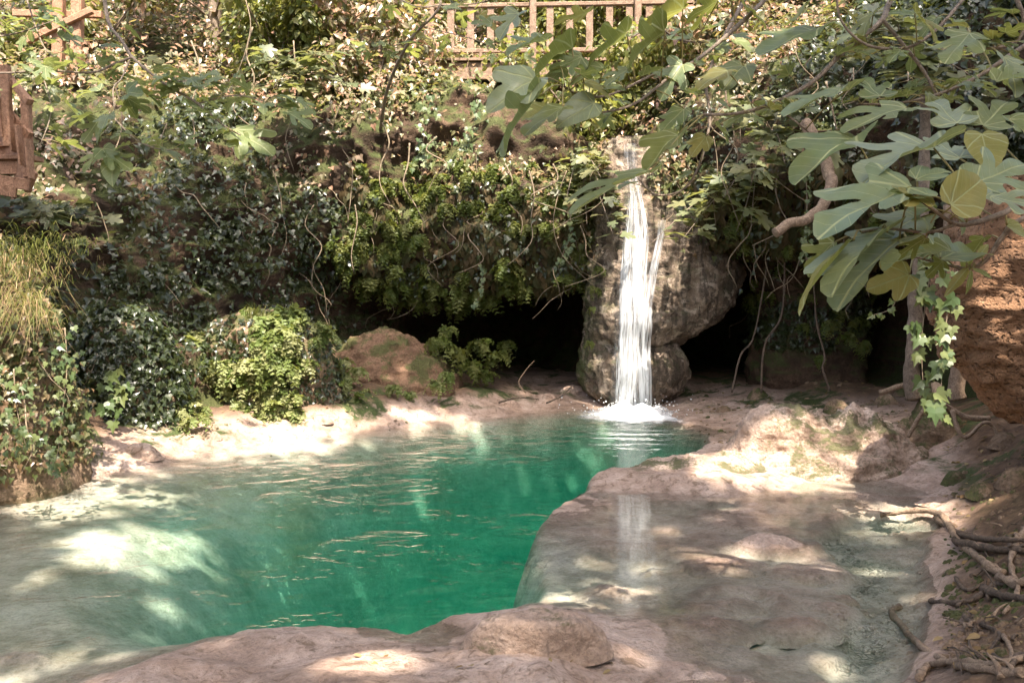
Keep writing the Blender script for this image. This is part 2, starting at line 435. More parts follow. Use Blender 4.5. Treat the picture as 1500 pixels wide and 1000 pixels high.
ys = np.concatenate([np.linspace(-14, 2.4, 40), np.geomspace(2.5, 20, 430)])
ts = np.linspace(-1, 1, 470); ts = np.sign(ts)*np.abs(ts)**1.25
half = np.interp(ys, [-14, 2.5, 20], [16, 5.0, 20])
gx = ts[None, :]*half[:, None]; gy = np.repeat(ys[:, None], len(ts), 1)
gz = ground_z(gx, gy)
gn = NT('ground')
gp = gn.pos(); sep = gn.new('SeparateXYZ'); gn.l.new(gp, sep.inputs[0])
gb = gn.noise(1.3, 5, 0.6, gp); gm = gn.noise(7, 6, 0.65, gp, 0.4); gf = gn.noise(45, 5, 0.7, gp)
ff = gn.math('ADD', gn.math('MULTIPLY', gb, 0.55), gn.math('MULTIPLY', gm, 0.45))
dry = gn.ramp(ff, [(0.32, (0.19, 0.125, 0.09)), (0.46, (0.38, 0.27, 0.205)), (0.56, (0.52, 0.39, 0.31)), (0.70, (0.62, 0.50, 0.415))])
silt = gn.ramp(ff, [(0.34, (0.22, 0.18, 0.13)), (0.45, (0.44, 0.375, 0.29)), (0.53, (0.60, 0.53, 0.43)), (0.64, (0.70, 0.63, 0.54))])
silt = gn.mix(gn.rng(gn.noise(13, 6, 0.75, gp, 1.0), 0.52, 0.68, 0, 0.5), silt, (0.16, 0.14, 0.09))
crumb = gn.rng(gn.noise(10, 6, 0.75, gp, 0.8), 0.50, 0.63)
dry = gn.mix(gn.math('MULTIPLY', crumb, 0.75), dry, (0.15, 0.095, 0.055))
col = gn.mix(gn.rng(sep.outputs[2], -0.10, 0.02), silt, dry)
col = gn.mix(gn.rng(gf, 0.42, 0.75, 0, 0.5), col, (0.13, 0.10, 0.07))
# soil and litter on the higher bank to the right and behind, moss patches
soil = gn.ramp(gm, [(0.35, (0.07, 0.042, 0.024)), (0.6, (0.17, 0.105, 0.06)), (0.75, (0.29, 0.19, 0.115))])
smask = gn.math('MULTIPLY', gn.rng(gn.math('SUBTRACT', gn.math('ADD', sep.outputs[0], gn.math('MULTIPLY', gb, 0.8)), gn.math('MULTIPLY', sep.outputs[1], 0.55)), 0.0, 0.5), gn.rng(sep.outputs[2], -0.02, 0.12))
smask = gn.math('MAXIMUM', smask, gn.rng(gn.math('ADD', sep.outputs[2], gn.math('MULTIPLY', gm, 0.12)), 0.26, 0.42))
col = gn.mix(smask, col, soil)
mm = gn.math('MULTIPLY', gn.rng(gn.noise(1.7, 5, 0.65, gp, 0.5), 0.50, 0.60), gn.rng(sep.outputs[2], 0.06, 0.16))
mm = gn.math('MULTIPLY', mm, gn.rng(sep.outputs[1], 5.5, 8.0))
col = gn.mix(mm, col, gn.ramp(gf, [(0.3, (0.018, 0.028, 0.008)), (0.55, (0.05, 0.07, 0.016)), (0.75, (0.10, 0.115, 0.03))]))
cr = gn.new('TexVoronoi', feature='DISTANCE_TO_EDGE'); cr.inputs['Scale'].default_value = 24
cw = gn.new('VectorMath', operation='MULTIPLY_ADD'); cn = gn.new('TexNoise'); cn.inputs['Scale'].default_value = 9; gn.l.new(gp, cn.inputs['Vector'])
gn.l.new(cn.outputs['Color'], cw.inputs[0]); cw.inputs[1].default_value = (.22, .22, .22); gn.l.new(gp, cw.inputs[2]); gn.l.new(cw.outputs[0], cr.inputs['Vector'])
crack = gn.math('MULTIPLY', gn.rng(cr.outputs['Distance'], 0.14, 0.0), gn.rng(gn.noise(5, 4, 0.6, gp), 0.38, 0.6))
cm = gn.math('MULTIPLY', crack, gn.math('MULTIPLY', gn.rng(sep.outputs[0], 1.3, 1.9), gn.rng(sep.outputs[2], -0.05, -0.13)))
col = gn.mix(gn.math('MULTIPLY', cm, 0.5), col, (0.10, 0.08, 0.055))
hh = gn.math('ADD', gn.math('MULTIPLY', gm, 0.7), gn.math('MULTIPLY', gf, 0.35)); hh = gn.math('SUBTRACT', hh, gn.math('MULTIPLY', cm, 0.5))
M['ground'] = gn.done(gn.principled(col, gn.rng(sep.outputs[2], 0.0, 0.06, 0.35, 0.8), gn.bump(hh, 0.95, 0.06), 0.35))
tag(link('ground', mesh_np('ground', np.stack([gx, gy, gz], -1).reshape(-1, 3), grid_faces(len(ys), len(ts)), M['ground'])), 'pale travertine bank, ledges and silty bed around the pool', kind='structure')

def zg(x, y): return float(ground_z(np.array([float(x)]), np.array([float(y)]))[0])

# ------------------------------------------------------------------ cliff sheet with caves, plateau and the hill behind it
ST = {  # x : eleven (y, z) points from the cave floor over the overhang to the hill
 -30: [(6,0),(7,0.6),(8,1.3),(9,2),(10,2.8),(11,3.6),(12,4.4),(14,5.4),(17,6.4),(24,10.5),(46,22)],
 -9: [(6.5,0),(7.3,0.5),(8,1.1),(8.7,1.6),(9.5,2.4),(10.3,3.1),(11.2,3.9),(12.6,4.8),(15,5.6),(22,9.5),(46,22)],
 -5: [(8.8,0),(9.6,0.4),(10.1,1.0),(10.8,1.3),(11.2,2.1),(11.7,2.7),(12.2,3.5),(13,4.3),(14.8,5),(21,8.8),(46,22)],
 -3.5: [(10.4,0),(11.6,0.5),(12.1,1.2),(12.7,1.6),(12.9,2.4),(13.0,3.1),(13.2,3.9),(13.9,4.7),(15,5.3),(21,8.8),(46,22)],
 -2: [(12.2,-0.1),(14.38,0.4),(15.3,1.0),(15.2,1.6),(13.9,2.0),(13.5,2.6),(13.5,3.7),(13.9,4.8),(15.2,5.4),(21,8.6),(46,22)],
 -.8: [(13.2,-0.1),(17.04,0.2),(18.4,1.0),(18.0,1.8),(14.0,1.9),(13.5,2.3),(13.5,3.6),(14,5.1),(15.4,5.5),(21,8.3),(46,22)],
 .5: [(13.9,-0.1),(17.54,0.2),(19.0,1.0),(18.5,1.9),(14.2,2.0),(13.6,2.5),(13.6,3.5),(14.1,4.9),(15.6,5.0),(21,8.0),(46,22)],
 1.8: [(14.1,-0.2),(15.68,0.1),(16.5,1.0),(16.0,2.0),(14.3,2.2),(13.9,2.6),(13.8,3.3),(13.9,4.02),(16,4.3),(21,7.4),(46,22)],
 3: [(13.2,0.0),(17.56,0.3),(19.6,1.0),(19.1,2.1),(13.6,2.4),(12.9,2.9),(12.9,3.7),(13.3,4.8),(15.2,5.4),(21,8.3),(46,22)],
 4.5: [(12,0.1),(16.56,0.3),(18.6,1.0),(18.1,2.2),(12.5,2.6),(11.7,3.0),(11.6,3.8),(12,4.9),(14.2,5.6),(20,8.8),(46,22)],
 6: [(11,0.2),(14.96,0.5),(16.5,1.2),(16.0,2.2),(11,2.5),(10.1,2.9),(10,4),(10.6,5.1),(13,5.9),(19,9.2),(46,22)],
 9: [(8,0.3),(10,0.6),(10.6,1.4),(10.3,2.2),(9.4,2.7),(8.8,3.1),(8.8,4.2),(9.6,5.4),(12,6.4),(18,10.0),(46,23)],
 30: [(2,0.3),(3,0.8),(4,1.5),(4.6,2.4),(5,3),(5.4,3.8),(6,4.8),(7.4,5.8),(10,7),(17,11.0),(46,24)]}
sx = sorted(ST); sa = np.array([ST[k] for k in sx])           # (13, 11, 2)
NU, NV = 460, 340
uu = np.linspace(0, len(sx)-1, 4000); xx = catmull(np.array(sx)[:, None], uu)[:, 0]
fine = np.concatenate([np.linspace(-30, -9, 30)[:-1], np.linspace(-9, 9, NU-60), np.linspace(9, 30, 32)[1:]])
uu = np.interp(fine, np.maximum.accumulate(xx), uu)
vv = np.concatenate([np.linspace(0, 8, 290, endpoint=False), np.linspace(8, 10, NV-290)])
cols_ = catmull(sa.reshape(len(sx), -1), uu).reshape(len(uu), 11, 2)
CY = np.stack([catmull(cols_[i], vv) for i in range(len(uu))], 0)       # (nu, nv, 2)
CP = np.stack([np.repeat(fine[:, None], NV, 1), CY[..., 0], CY[..., 1]], -1)
def normals(Pm):
    du = np.gradient(Pm, axis=0); dv = np.gradient(Pm, axis=1); n = np.cross(du, dv)
    return n/(np.linalg.norm(n, axis=-1, keepdims=True)+1e-9)
CN = normals(CP)
if CN[len(uu)//2, 330, 2] < 0: CN = -CN
amp = np.interp(vv, [0, .6, 2, 4, 7, 8, 9, 10], [0.05, .15, .5, 1, 1, .6, .8, 1.5])[None, :]
amp = amp*(1 - 0.75*np.exp(-((CP[..., 0]-1.85)/0.7)**2)*sst(5, 6.5, vv)[None, :])
disp = 0.40*fbm(CP, 0.75, 3, 40) + 0.22*fbm(CP, 1.9, 4, 41, ridged=True) + 0.07*fbm(CP, 6, 3, 42) + 0.025*fbm(CP, 18, 2, 43)
CP = CP + CN*(disp*amp)[..., None]
CN = normals(CP)
if CN[len(uu)//2, 330, 2] < 0: CN = -CN
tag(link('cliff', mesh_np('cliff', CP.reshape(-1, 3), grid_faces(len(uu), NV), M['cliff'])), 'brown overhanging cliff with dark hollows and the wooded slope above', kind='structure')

# ------------------------------------------------------------------ water
wn_ = NT('pool_water'); wp = wn_.pos()
mp = wn_.new('Mapping'); wn_.l.new(wp, mp.inputs[0]); mp.inputs['Scale'].default_value = (1.0, 1.3, 1.0)
sepw = wn_.new('SeparateXYZ'); wn_.l.new(wp, sepw.inputs[0])
r1 = wn_.noise(2.1, 3, 0.5, mp.outputs[0], 1.6); r2 = wn_.noise(7.0, 2, 0.5, mp.outputs[0], 1.8); r3 = wn_.noise(24, 2, 0.5, mp.outputs[0])
hgt = wn_.math('ADD', wn_.math('MULTIPLY', r1, 1.0), wn_.math('ADD', wn_.math('MULTIPLY', r2, 0.26), wn_.math('MULTIPLY', r3, 0.05)))
# calmer in the sheltered shallows on the right
dist = wn_.new('VectorMath', operation='DISTANCE'); wn_.l.new(wp, dist.inputs[0]); dist.inputs[1].default_value = (1.83, 12.8, 0)
calm = wn_.rng(sepw.outputs[0], 0.1, 0.9, 1.0, 0.13)
near_fall = wn_.rng(dist.outputs['Value'], 5.0, 0.5, 0.0, 1.2)
patch = wn_.rng(wn_.noise(0.7, 3, 0.6, wp, 0.6), 0.36, 0.64, 0.25, 1.15)
rings = wn_.math('MULTIPLY', wn_.math('SINE', wn_.math('ADD', wn_.math('MULTIPLY', dist.outputs['Value'], 17.0), wn_.math('MULTIPLY', r1, 9.0))), wn_.rng(dist.outputs['Value'], 4.5, 0.6, 0.0, 0.12))
hgt = wn_.math('ADD', wn_.math('MULTIPLY', hgt, wn_.math('ADD', wn_.math('MULTIPLY', calm, patch), near_fall)), rings)
bn = wn_.new('Bump'); bn.inputs['Strength'].default_value = 0.6; bn.inputs['Distance'].default_value = 0.040; wn_.l.new(hgt, bn.inputs['Height'])
fr = wn_.new('Fresnel'); fr.inputs['IOR'].default_value = 1.33; wn_.l.new(bn.outputs[0], fr.inputs['Normal'])
gl = wn_.new('BsdfGlossy'); gl.inputs['Roughness'].default_value = 0.02; wn_.l.new(bn.outputs[0], gl.inputs['Normal'])
tp = wn_.new('BsdfTransparent'); mxw = wn_.new('MixShader')
wn_.l.new(fr.outputs[0], mxw.inputs[0]); wn_.l.new(tp.outputs[0], mxw.inputs[1]); wn_.l.new(gl.outputs[0], mxw.inputs[2])
va = wn_.new('VolumeAbsorption'); va.inputs['Color'].default_value = (0.06, 0.90, 0.70, 1); va.inputs['Density'].default_value = 0.38
vsn = wn_.new('VolumeScatter'); vsn.inputs['Color'].default_value = (0.05, 0.72, 0.49, 1); vsn.inputs['Density'].default_value = 0.135; vsn.inputs['Anisotropy'].default_value = 0.0
vad = wn_.new('AddShader'); wn_.l.new(va.outputs[0], vad.inputs[0]); wn_.l.new(vsn.outputs[0], vad.inputs[1])
M['water'] = wn_.done(mxw.outputs[0], vad.outputs[0])
wx = np.linspace(-8, 6.2, 90); wy = np.linspace(-1.0, 15.5, 100)
WX, WY = np.meshgrid(wx, wy)
top = np.stack([WX, WY, 0*WX], -1).reshape(-1, 3); nt = len(top)
bot = top.copy(); bot[:, 2] = -4.0
F1 = grid_faces(len(wy), len(wx)); F2 = F1[:, ::-1] + nt
nc = len(wx); nr = len(wy)
ring = list(range(nc)) + [r*nc+nc-1 for r in range(1, nr)] + [(nr-1)*nc+c for c in range(nc-2, -1, -1)] + [r*nc for r in range(nr-2, 0, -1)]
F3 = np.array([[ring[(k+1) % len(ring)], ring[k], ring[k]+nt, ring[(k+1) % len(ring)]+nt] for k in range(len(ring))])
tag(link('pool_water', mesh_np('pool_water', np.vstack([top, bot]), np.vstack([F1, F2, F3]), M['water'])), 'clear turquoise water of the pool', kind='structure')

# ------------------------------------------------------------------ rock column that carries the waterfall
ky = np.array([205, 225, 250, 300, 350, 400, 440, 470, 490, 503, 520, 550, 572, 592, 615])
kl = np.array([895, 885, 878, 872, 868, 864, 860, 858, 857, 857, 857, 860, 868, 884, 892])
kr = np.array([1010, 1028, 1040, 1058, 1080, 1088, 1076, 1045, 1012, 990, 1004, 1012, 1003, 975, 965])
yy = np.linspace(205, 615, 170); L = np.interp(yy, ky, kl); Rr = np.interp(yy, ky, kr)
NS = 120; an = np.linspace(0, 2*np.pi, NS, endpoint=False); V = []
for k, y_ in enumerate(yy):
    D0 = 13.75; a_ = P(L[k], y_, 13.4); b_ = P(Rr[k], y_, 13.4)
    c_ = (a_+b_)/2; rx = (b_[0]-a_[0])/2; ry = 0.62 + 0.25*math.sin(math.pi*np.clip((y_-205)/390, 0, 1)) - 0.25*np.interp(y_, [480, 503, 530, 600], [0, 1, .2, .6])
    cs, sn = np.cos(an), np.sin(an)
    sq = 1/(np.abs(cs)**2.6 + np.abs(sn)**2.6)**(1/2.6)
    V.append(np.stack([c_[0] + rx*cs*sq, 13.75 + ry*sn*sq, np.full(NS, c_[2])], -1))
V = np.array(V); nn = normals(V)
if nn[60, int(NS*0.75), 1] > 0: nn = -nn
V = V + nn*(0.11*fbm(V, 1.6, 3, 50) + 0.07*fbm(V*np.array([1, 1, .6]), 4, 4, 51, ridged=True) + 0.035*fbm(V, 11, 3, 52, ridged=True) + 0.015*fbm(V, 28, 2, 53))[..., None]
Vc = np.vstack([V.reshape(-1, 3), V[0].mean(0)[None]])
Fc = np.vstack([grid_faces(len(yy), NS, True), np.array([[k, (k+1) % NS, len(Vc)-1, len(Vc)-1] for k in range(NS)])])
COLFRONT = V
single('waterfall_rock', Vc, Fc, M['travertine_wet'], 'tall wet travertine column with mossy side that the waterfall runs down', 'rock')

# ------------------------------------------------------------------ the waterfall itself
wf = NT('falling_water'); uvn = wf.new('UVMap'); mpf = wf.new('Mapping'); wf.l.new(uvn.outputs[0], mpf.inputs[0]); mpf.inputs['Scale'].default_value = (15, 1.5, 1)
oi = wf.new('ObjectInfo'); cmb = wf.new('CombineXYZ'); wf.l.new(wf.math('MULTIPLY', oi.outputs['Random'], 37.0), cmb.inputs[2]); wf.l.new(cmb.outputs[0], mpf.inputs['Location'])
s1 = wf.noise(1.0, 4, 0.6, mpf.outputs[0], 0.35)
mp2 = wf.new('Mapping'); wf.l.new(uvn.outputs[0], mp2.inputs[0]); mp2.inputs['Scale'].default_value = (48, 3.2, 1); wf.l.new(cmb.outputs[0], mp2.inputs['Location'])
s2 = wf.noise(1.0, 3, 0.6, mp2.outputs[0], 0.2)
st = wf.math('ADD', wf.math('MULTIPLY', s1, 0.6), wf.math('MULTIPLY', s2, 0.4))
sepu = wf.new('SeparateXYZ'); wf.l.new(uvn.outputs[0], sepu.inputs[0])
edge = wf.math('MULTIPLY', wf.rng(sepu.outputs[0], 0.0, 0.16), wf.rng(sepu.outputs[0], 1.0, 0.84))
sepz = wf.new('SeparateXYZ'); wf.l.new(wf.pos(), sepz.inputs[0])
thin = wf.rng(sepz.outputs[2], 2.2, 3.9, 0.0, 0.12)
alpha = wf.rng(wf.math('SUBTRACT', wf.math('ADD', st, wf.math('MULTIPLY', wf.math('SUBTRACT', edge, 1.0), 0.30)), thin), 0.385, 0.60, 0.04, 0.93)
pw = wf.principled((0.86, 0.89, 0.90), 0.25, wf.bump(st, 0.6, 0.03), 0.5)
tl = wf.new('BsdfTranslucent'); tl.inputs[0].default_value = (0.85, 0.9, 0.92, 1)
m1 = wf.new('MixShader'); m1.inputs[0].default_value = 0.35; wf.l.new(pw, m1.inputs[1]); wf.l.new(tl.outputs[0], m1.inputs[2])
m2 = wf.new('MixShader'); tpw = wf.new('BsdfTransparent'); wf.l.new(alpha, m2.inputs[0]); wf.l.new(tpw.outputs[0], m2.inputs[1]); wf.l.new(m1.outputs[0], m2.inputs[2])
M['fall'] = wf.done(m2.outputs[0])
fall = thing('waterfall', 'white veil of water dropping down the rock column into the pool', 'waterfall', (1.83, 12.9, 0))
def col_front(x, z):
    i = int(np.argmin(np.abs(COLFRONT[:, 0, 2]-z))); row = COLFRONT[i]
    fr_ = row[row[:, 1] < 13.75]
    return float(np.interp(x, np.sort(fr_[:, 0]), fr_[np.argsort(fr_[:, 0]), 1]))
def sheet(ky, kl, kr, off, seed, bulge=0.05):
    rows = np.linspace(ky[0], ky[-1], 110); nu = 36; V = []; UV = []
    for y_ in rows:
        l_, r_ = np.interp(y_, ky, kl), np.interp(y_, ky, kr)
        for u in np.linspace(0, 1, nu):
            p = P(l_+(r_-l_)*u, y_, 13.0)
            fy = col_front(p[0], p[2])
            yb = np.interp(y_, [205, 250, 330, 480, 605], [0.0, 0.0, -0.02, -0.06, -0.10])
            p[1] = min(fy, 13.25) + yb - off - bulge*math.sin(math.pi*u)
            V.append(p); UV.append((u, p[2]/1.0))
    V = np.array(V).reshape(len(rows), nu, 3)
    # smooth the depth down the fall so that it falls free of the small bumps
    k = np.ones(15)/15
    for c in range(nu):
        yv = V[:, c, 1]; V[:, c, 1] = np.convolve(np.pad(yv, 7, 'edge'), k, 'valid')
    V[..., 1] -= 0.02*fbm(V*np.array([9, 0, 1.2]), 1, 3, seed)
    return V.reshape(-1, 3), grid_faces(len(rows), nu), np.array(UV)
for nm, a in (('water_veil', ([212, 240, 290, 340, 400, 500, 608], [912, 913, 914, 907, 903, 898, 894], [932, 932, 940, 953, 949, 951, 962], 0.03, 60)),
              ('water_veil', ([212, 240, 290, 340, 400, 500, 608], [916, 917, 917, 910, 906, 900, 896], [928, 929, 936, 946, 942, 947, 956], 0.10, 61)),
              ('water_strand', ([325, 345, 400, 450, 520, 606], [958, 957, 946, 940, 938, 938], [972, 969, 959, 953, 954, 960], 0.06, 62))):
    V, F, UV = sheet(*a); part(nm, V, F, M['fall'], fall, uv=UV)
# foam where it lands
fo = NT('foam'); fp = fo.pos(); fn = fo.noise(9, 6, 0.7, fp, 0.6); sepf = fo.new('UVMap'); sf = fo.new('SeparateXYZ'); fo.l.new(sepf.outputs[0], sf.inputs[0])
fn2 = fo.noise(3.0, 5, 0.65, fp, 0.8)
fa = fo.rng(fo.math('SUBTRACT', fo.math('ADD', fo.math('ADD', fo.math('MULTIPLY', fn, 0.75), fo.math('MULTIPLY', fn2, 0.75)), 0.02), fo.math('MULTIPLY', sf.outputs[0], 1.0)), 0.0, 0.62, 0.0, 0.97)
fpz = fo.principled((0.85, 0.88, 0.88), 0.55, fo.bump(fn, 0.8, 0.05)); ft = fo.new('BsdfTransparent'); fm = fo.new('MixShader')
fo.l.new(fa, fm.inputs[0]); fo.l.new(ft.outputs[0], fm.inputs[1]); fo.l.new(fpz, fm.inputs[2]); M['foam'] = fo.done(fm.outputs[0])
nr_, na_ = 40, 120; rr = np.linspace(0.0, 1, nr_); aa = np.linspace(0, 2*np.pi, na_, endpoint=False)
RR, AA = np.meshgrid(rr, aa, indexing='ij'); FX = 1.83 + 1.25*RR*np.cos(AA); FY = 12.45 + 1.15*RR*np.sin(AA)
h0 = np.exp(-((FX-1.83)/0.5)**2 - ((FY-12.85)/0.35)**2)
q = np.stack([FX, FY, 0*FX], -1); FZ = 0.008 + 0.11*h0*(1+1.2*fbm(q, 7, 4, 70)) + 0.008*(1-RR)*fbm(q, 12, 3, 71)
part('foam', np.stack([FX, FY, FZ], -1).reshape(-1, 3), grid_faces(nr_, na_, True), M['foam'], fall, uv=np.stack([RR.ravel(), AA.ravel()], -1))
sp = []
for k in range(260):
    a_ = rng.random()*6.28; r_ = 0.25+abs(rng.normal())*0.35; s_ = 0.004+0.007*rng.random()
    c_ = np.array([1.83+r_*math.cos(a_), 12.7+0.7*r_*math.sin(a_)-0.1, 0.02+abs(rng.normal())*0.10])
    Vt = np.array([[1, 1, 1], [1, -1, -1], [-1, 1, -1], [-1, -1, 1]])*s_ + c_
    sp.append((Vt, np.array([[0, 1, 2, 2], [0, 3, 1, 1], [0, 2, 3, 3], [1, 3, 2, 2]])))
_n = NT('spray'); M['spray'] = _n.done(_n.principled((0.9, 0.93, 0.93), 0.2))
V, F = join(sp); o = part('spray_drops', V, F, M['spray'], fall); o['kind'] = 'stuff'
# ================================================================== ROCKS
M['earthy_rock'] = rock_mat('earthy_rock', [(0.09, 0.05, 0.03), (0.17, 0.10, 0.06), (0.26, 0.16, 0.10), (0.36, 0.25, 0.17)], moss=0.8, mosslow=0.46, bump=0.95)
def dome(cx, cy, rx, ry, hf, base=-0.25, nr=60, na=150, rot=0.0, squash=2.2, seed=0, rough=1.0, over=0.0):
    """closed free-standing rock: hf(u,v) gives the height over a rounded footprint (u right, v away)"""
    rr = np.linspace(0, 1, nr)**0.8; aa = np.linspace(0, 2*np.pi, na, endpoint=False)
    RR, AA = np.meshgrid(rr, aa, indexing='ij')
    rim = 1 + 0.10*np.array(fbm(np.stack([np.cos(AA)*1.3+seed, np.sin(AA)*1.3, 0*AA], -1), 1.0, 3, seed))
    U = RR*np.cos(AA)*rim; Vv = RR*np.sin(AA)*rim
    H = hf(U, Vv)*(1 - RR**squash)
    x = cx + rx*U*math.cos(rot) - ry*Vv*math.sin(rot); y = cy + rx*U*math.sin(rot) + ry*Vv*math.cos(rot)
    z = base + H
    V = np.stack([x, y, z], -1); n = normals(V)
    if n[nr//3, 0, 2] < 0: n = -n
    n[0] = (0, 0, 1)
    s = min(rx, ry)
    V = V + n*(rough*(0.10*s*fbm(V, 1.2/s, 3, seed+1) + 0.09*s*fbm(V, 2.6/s, 4, seed+2, ridged=True) + 0.03*s*fbm(V, 9/s, 3, seed+3) + 0.012*s*fbm(V, 26/s, 2, seed+4)))[..., None]
    if over:
        V[..., 1] -= over*sst(0.3, 1.0, (V[..., 2]-base)/(np.max(V[..., 2])-base))*ry
    V[0] = V[0].mean(0)
    return V.reshape(-1, 3), grid_faces(nr, na, True)[:, ::-1]
g2 = lambda u, v, a, b, s, t: np.exp(-((u-a)/s)**2 - ((v-b)/t)**2)

# the big sunlit boulder on the ledge
c0 = G(1205, 690)
V, F = dome(c0[0]+0.08, c0[1]+0.15, 1.52, 0.66, lambda u, v: 0.42 + 0.54*g2(u, v, -0.50, .05, .36, .7) + 0.50*g2(u, v, 0.22, .0, .46, .7) - 0.10*g2(u, v, 0.0, -.3, .14, .5), base=-0.28, seed=100, squash=2.3, nr=90, na=240, rough=1.35)
single('boulder', V, F, M['travertine'], 'large pale double-humped boulder lying in the shallows beside the pool', 'boulder')
# low tongue of rock between boulder and pool
c0 = G(985, 700)
V, F = dome(c0[0]+.12, c0[1]+0.05, 1.08, 0.44, lambda u, v: 0.38 + 0.16*u, base=-0.2, seed=110, rot=0.10, squash=3.0, rough=0.8)
single('rock_ledge', V, F, M['travertine'], 'low flat tongue of pale rock running from the double-humped boulder into the pool', 'rock')
# pillow rock on the near ledge
c0 = G(787, 948, 0.1)
V, F = dome(c0[0], c0[1], 0.37, 0.17, lambda u, v: 0.20 + 0.02*u, base=zg(c0[0], c0[1])-0.015, seed=120, squash=5.0, rough=0.6, over=0.3, rot=-0.06)
single('rock', V, F, M['travertine'], 'smooth pillow-shaped stone lying on the pale foreground ledge', 'rock')
# brown boulder at the back, left of the cave
c0 = P(578, 560, 12.9)
V, F = dome(c0[0]-.15, c0[1]+0.35, 1.25, 0.85, lambda u, v: 1.12 + 0.14*g2(u, v, -0.1, .1, .5, .6), base=-0.05, seed=131, squash=2.9, rough=1.2)
single('boulder', V, F, M['earthy_rock'], 'brown earthy boulder with mossy foot beside the dark cave mouth', 'boulder')
# fern covered block on the left bank
c0 = P(365, 560, 11.2)
V, F = dome(c0[0], c0[1]+0.55, 1.2, 0.75, lambda u, v: 1.55 + 0.12*u, base=-0.02, seed=140, squash=3.5, over=0.35)
FERNBLOCK = (V, F)
single('boulder', V, F, M['brown_rock'], 'wide flat-topped boulder draped with sunlit ferns above the sunlit bank', 'boulder')
# ivy mound at the left edge of the water
V, F = dome(-5.35, 8.0, 1.25, 1.1, lambda u, v: 2.35 + 0.2*u, base=-0.1, seed=150, squash=4.0, over=0.25)
IVYMOUND = (V, F)
single('rock_mound', V, F, M['brown_rock'], 'steep rock mound hung with ivy and dry grass at the water', 'rock')
# ivy block behind it
c0 = P(165, 600, 9.9)
V, F = dome(c0[0]-0.1, c0[1]+0.5, 0.85, 0.8, lambda u, v: 1.6 + 0*u, base=-0.05, seed=160, squash=3.0, over=0.2)
IVYBLOCK = (V, F)
single('boulder', V, F, M['brown_rock'], 'tall boulder cloaked in dark ivy behind the sunlit bank', 'boulder')
# stones up the slope
for px, py, D, r, lb in ((235, 380, 12.6, 0.42, 'bare brown stone bulging from the ivy slope'), (420, 480, 12.4, 0.40, 'mossy brown stone behind the fern-draped boulder'), (150, 430, 11.2, .42, 'flat brown stone above the boulder cloaked in ivy')):
    c0 = P(px, py, D)
    V, F = dome(c0[0], c0[1]+0.2, r, r*0.8, lambda u, v: r*1.5 + 0*u, base=c0[2]-r*0.9, seed=int(px), squash=2.0, nr=36, na=80)
    single('stone', V, F, M['brown_rock'], lb, 'stone')
# red tufa overhang at the right edge: a lofted mass leaning towards the pool
yy = np.linspace(255, 625, 120)
Lx = np.interp(yy, [255, 300, 360, 400, 420, 460, 500, 540, 580, 625], [1440, 1425, 1405, 1392, 1388, 1392, 1405, 1432, 1470, 1520])
NS = 120; an = np.linspace(0, 2*np.pi, NS, endpoint=False); V = []
for k, y_ in enumerate(yy):
    a_ = P(Lx[k], y_, 6.6); rx = 1.6 - 0.35*k/119; ry = 0.75 - 0.2*sst(.5, 1, k/119)
    cs, sn = np.cos(an), np.sin(an); sq = 1/(np.abs(cs)**2.4+np.abs(sn)**2.4)**(1/2.4)
    V.append(np.stack([a_[0]+rx + rx*cs*sq, 6.75 + ry*sn*sq, np.full(NS, a_[2])], -1))
V = np.array(V); nn = normals(V)
if nn[60, int(NS*0.75), 1] > 0: nn = -nn
V = V + nn*(0.10*fbm(V, 1.8, 3, 170) + 0.10*fbm(V, 3.2, 4, 171) + 0.05*fbm(V, 9, 4, 172) + 0.02*fbm(V, 26, 3, 173))[..., None]
Vt = np.vstack([V.reshape(-1, 3), V[0].mean(0)[None], V[-1].mean(0)[None]]); t0 = len(Vt)-2
Ft = np.vstack([grid_faces(len(yy), NS, True), np.array([[k, (k+1) % NS, t0, t0] for k in range(NS)]), np.array([[len(yy)*NS-NS+(k+1) % NS, len(yy)*NS-NS+k, t0+1, t0+1] for k in range(NS)])])
TUFA = V
single('tufa_rock', Vt, Ft, M['tufa'], 'rough reddish tufa rock overhanging the root-strewn bank', 'rock')
# the bank that carries it, out to the right
V, F = dome(6.9, 6.9, 1.7, 2.2, lambda u, v: 2.9 - 0.3*u, base=-0.2, seed=180, squash=3.0)
single('rock_outcrop', V, F, M['tufa'], 'earthy outcrop carrying the reddish tufa overhang', 'rock')
# mossy cone with roots
c0 = G(1375, 668, 0.1)
V, F = dome(c0[0]+0.05, c0[1]+0.25, 0.66, 0.5, lambda u, v: 0.40+0.55*g2(u, v, 0, 0, .42, .5), base=-0.1, seed=190, squash=1.6)
single('boulder', V, F, M['brown_rock'], 'mossy cone-shaped rock gripped by roots under the hanging ivy', 'boulder')
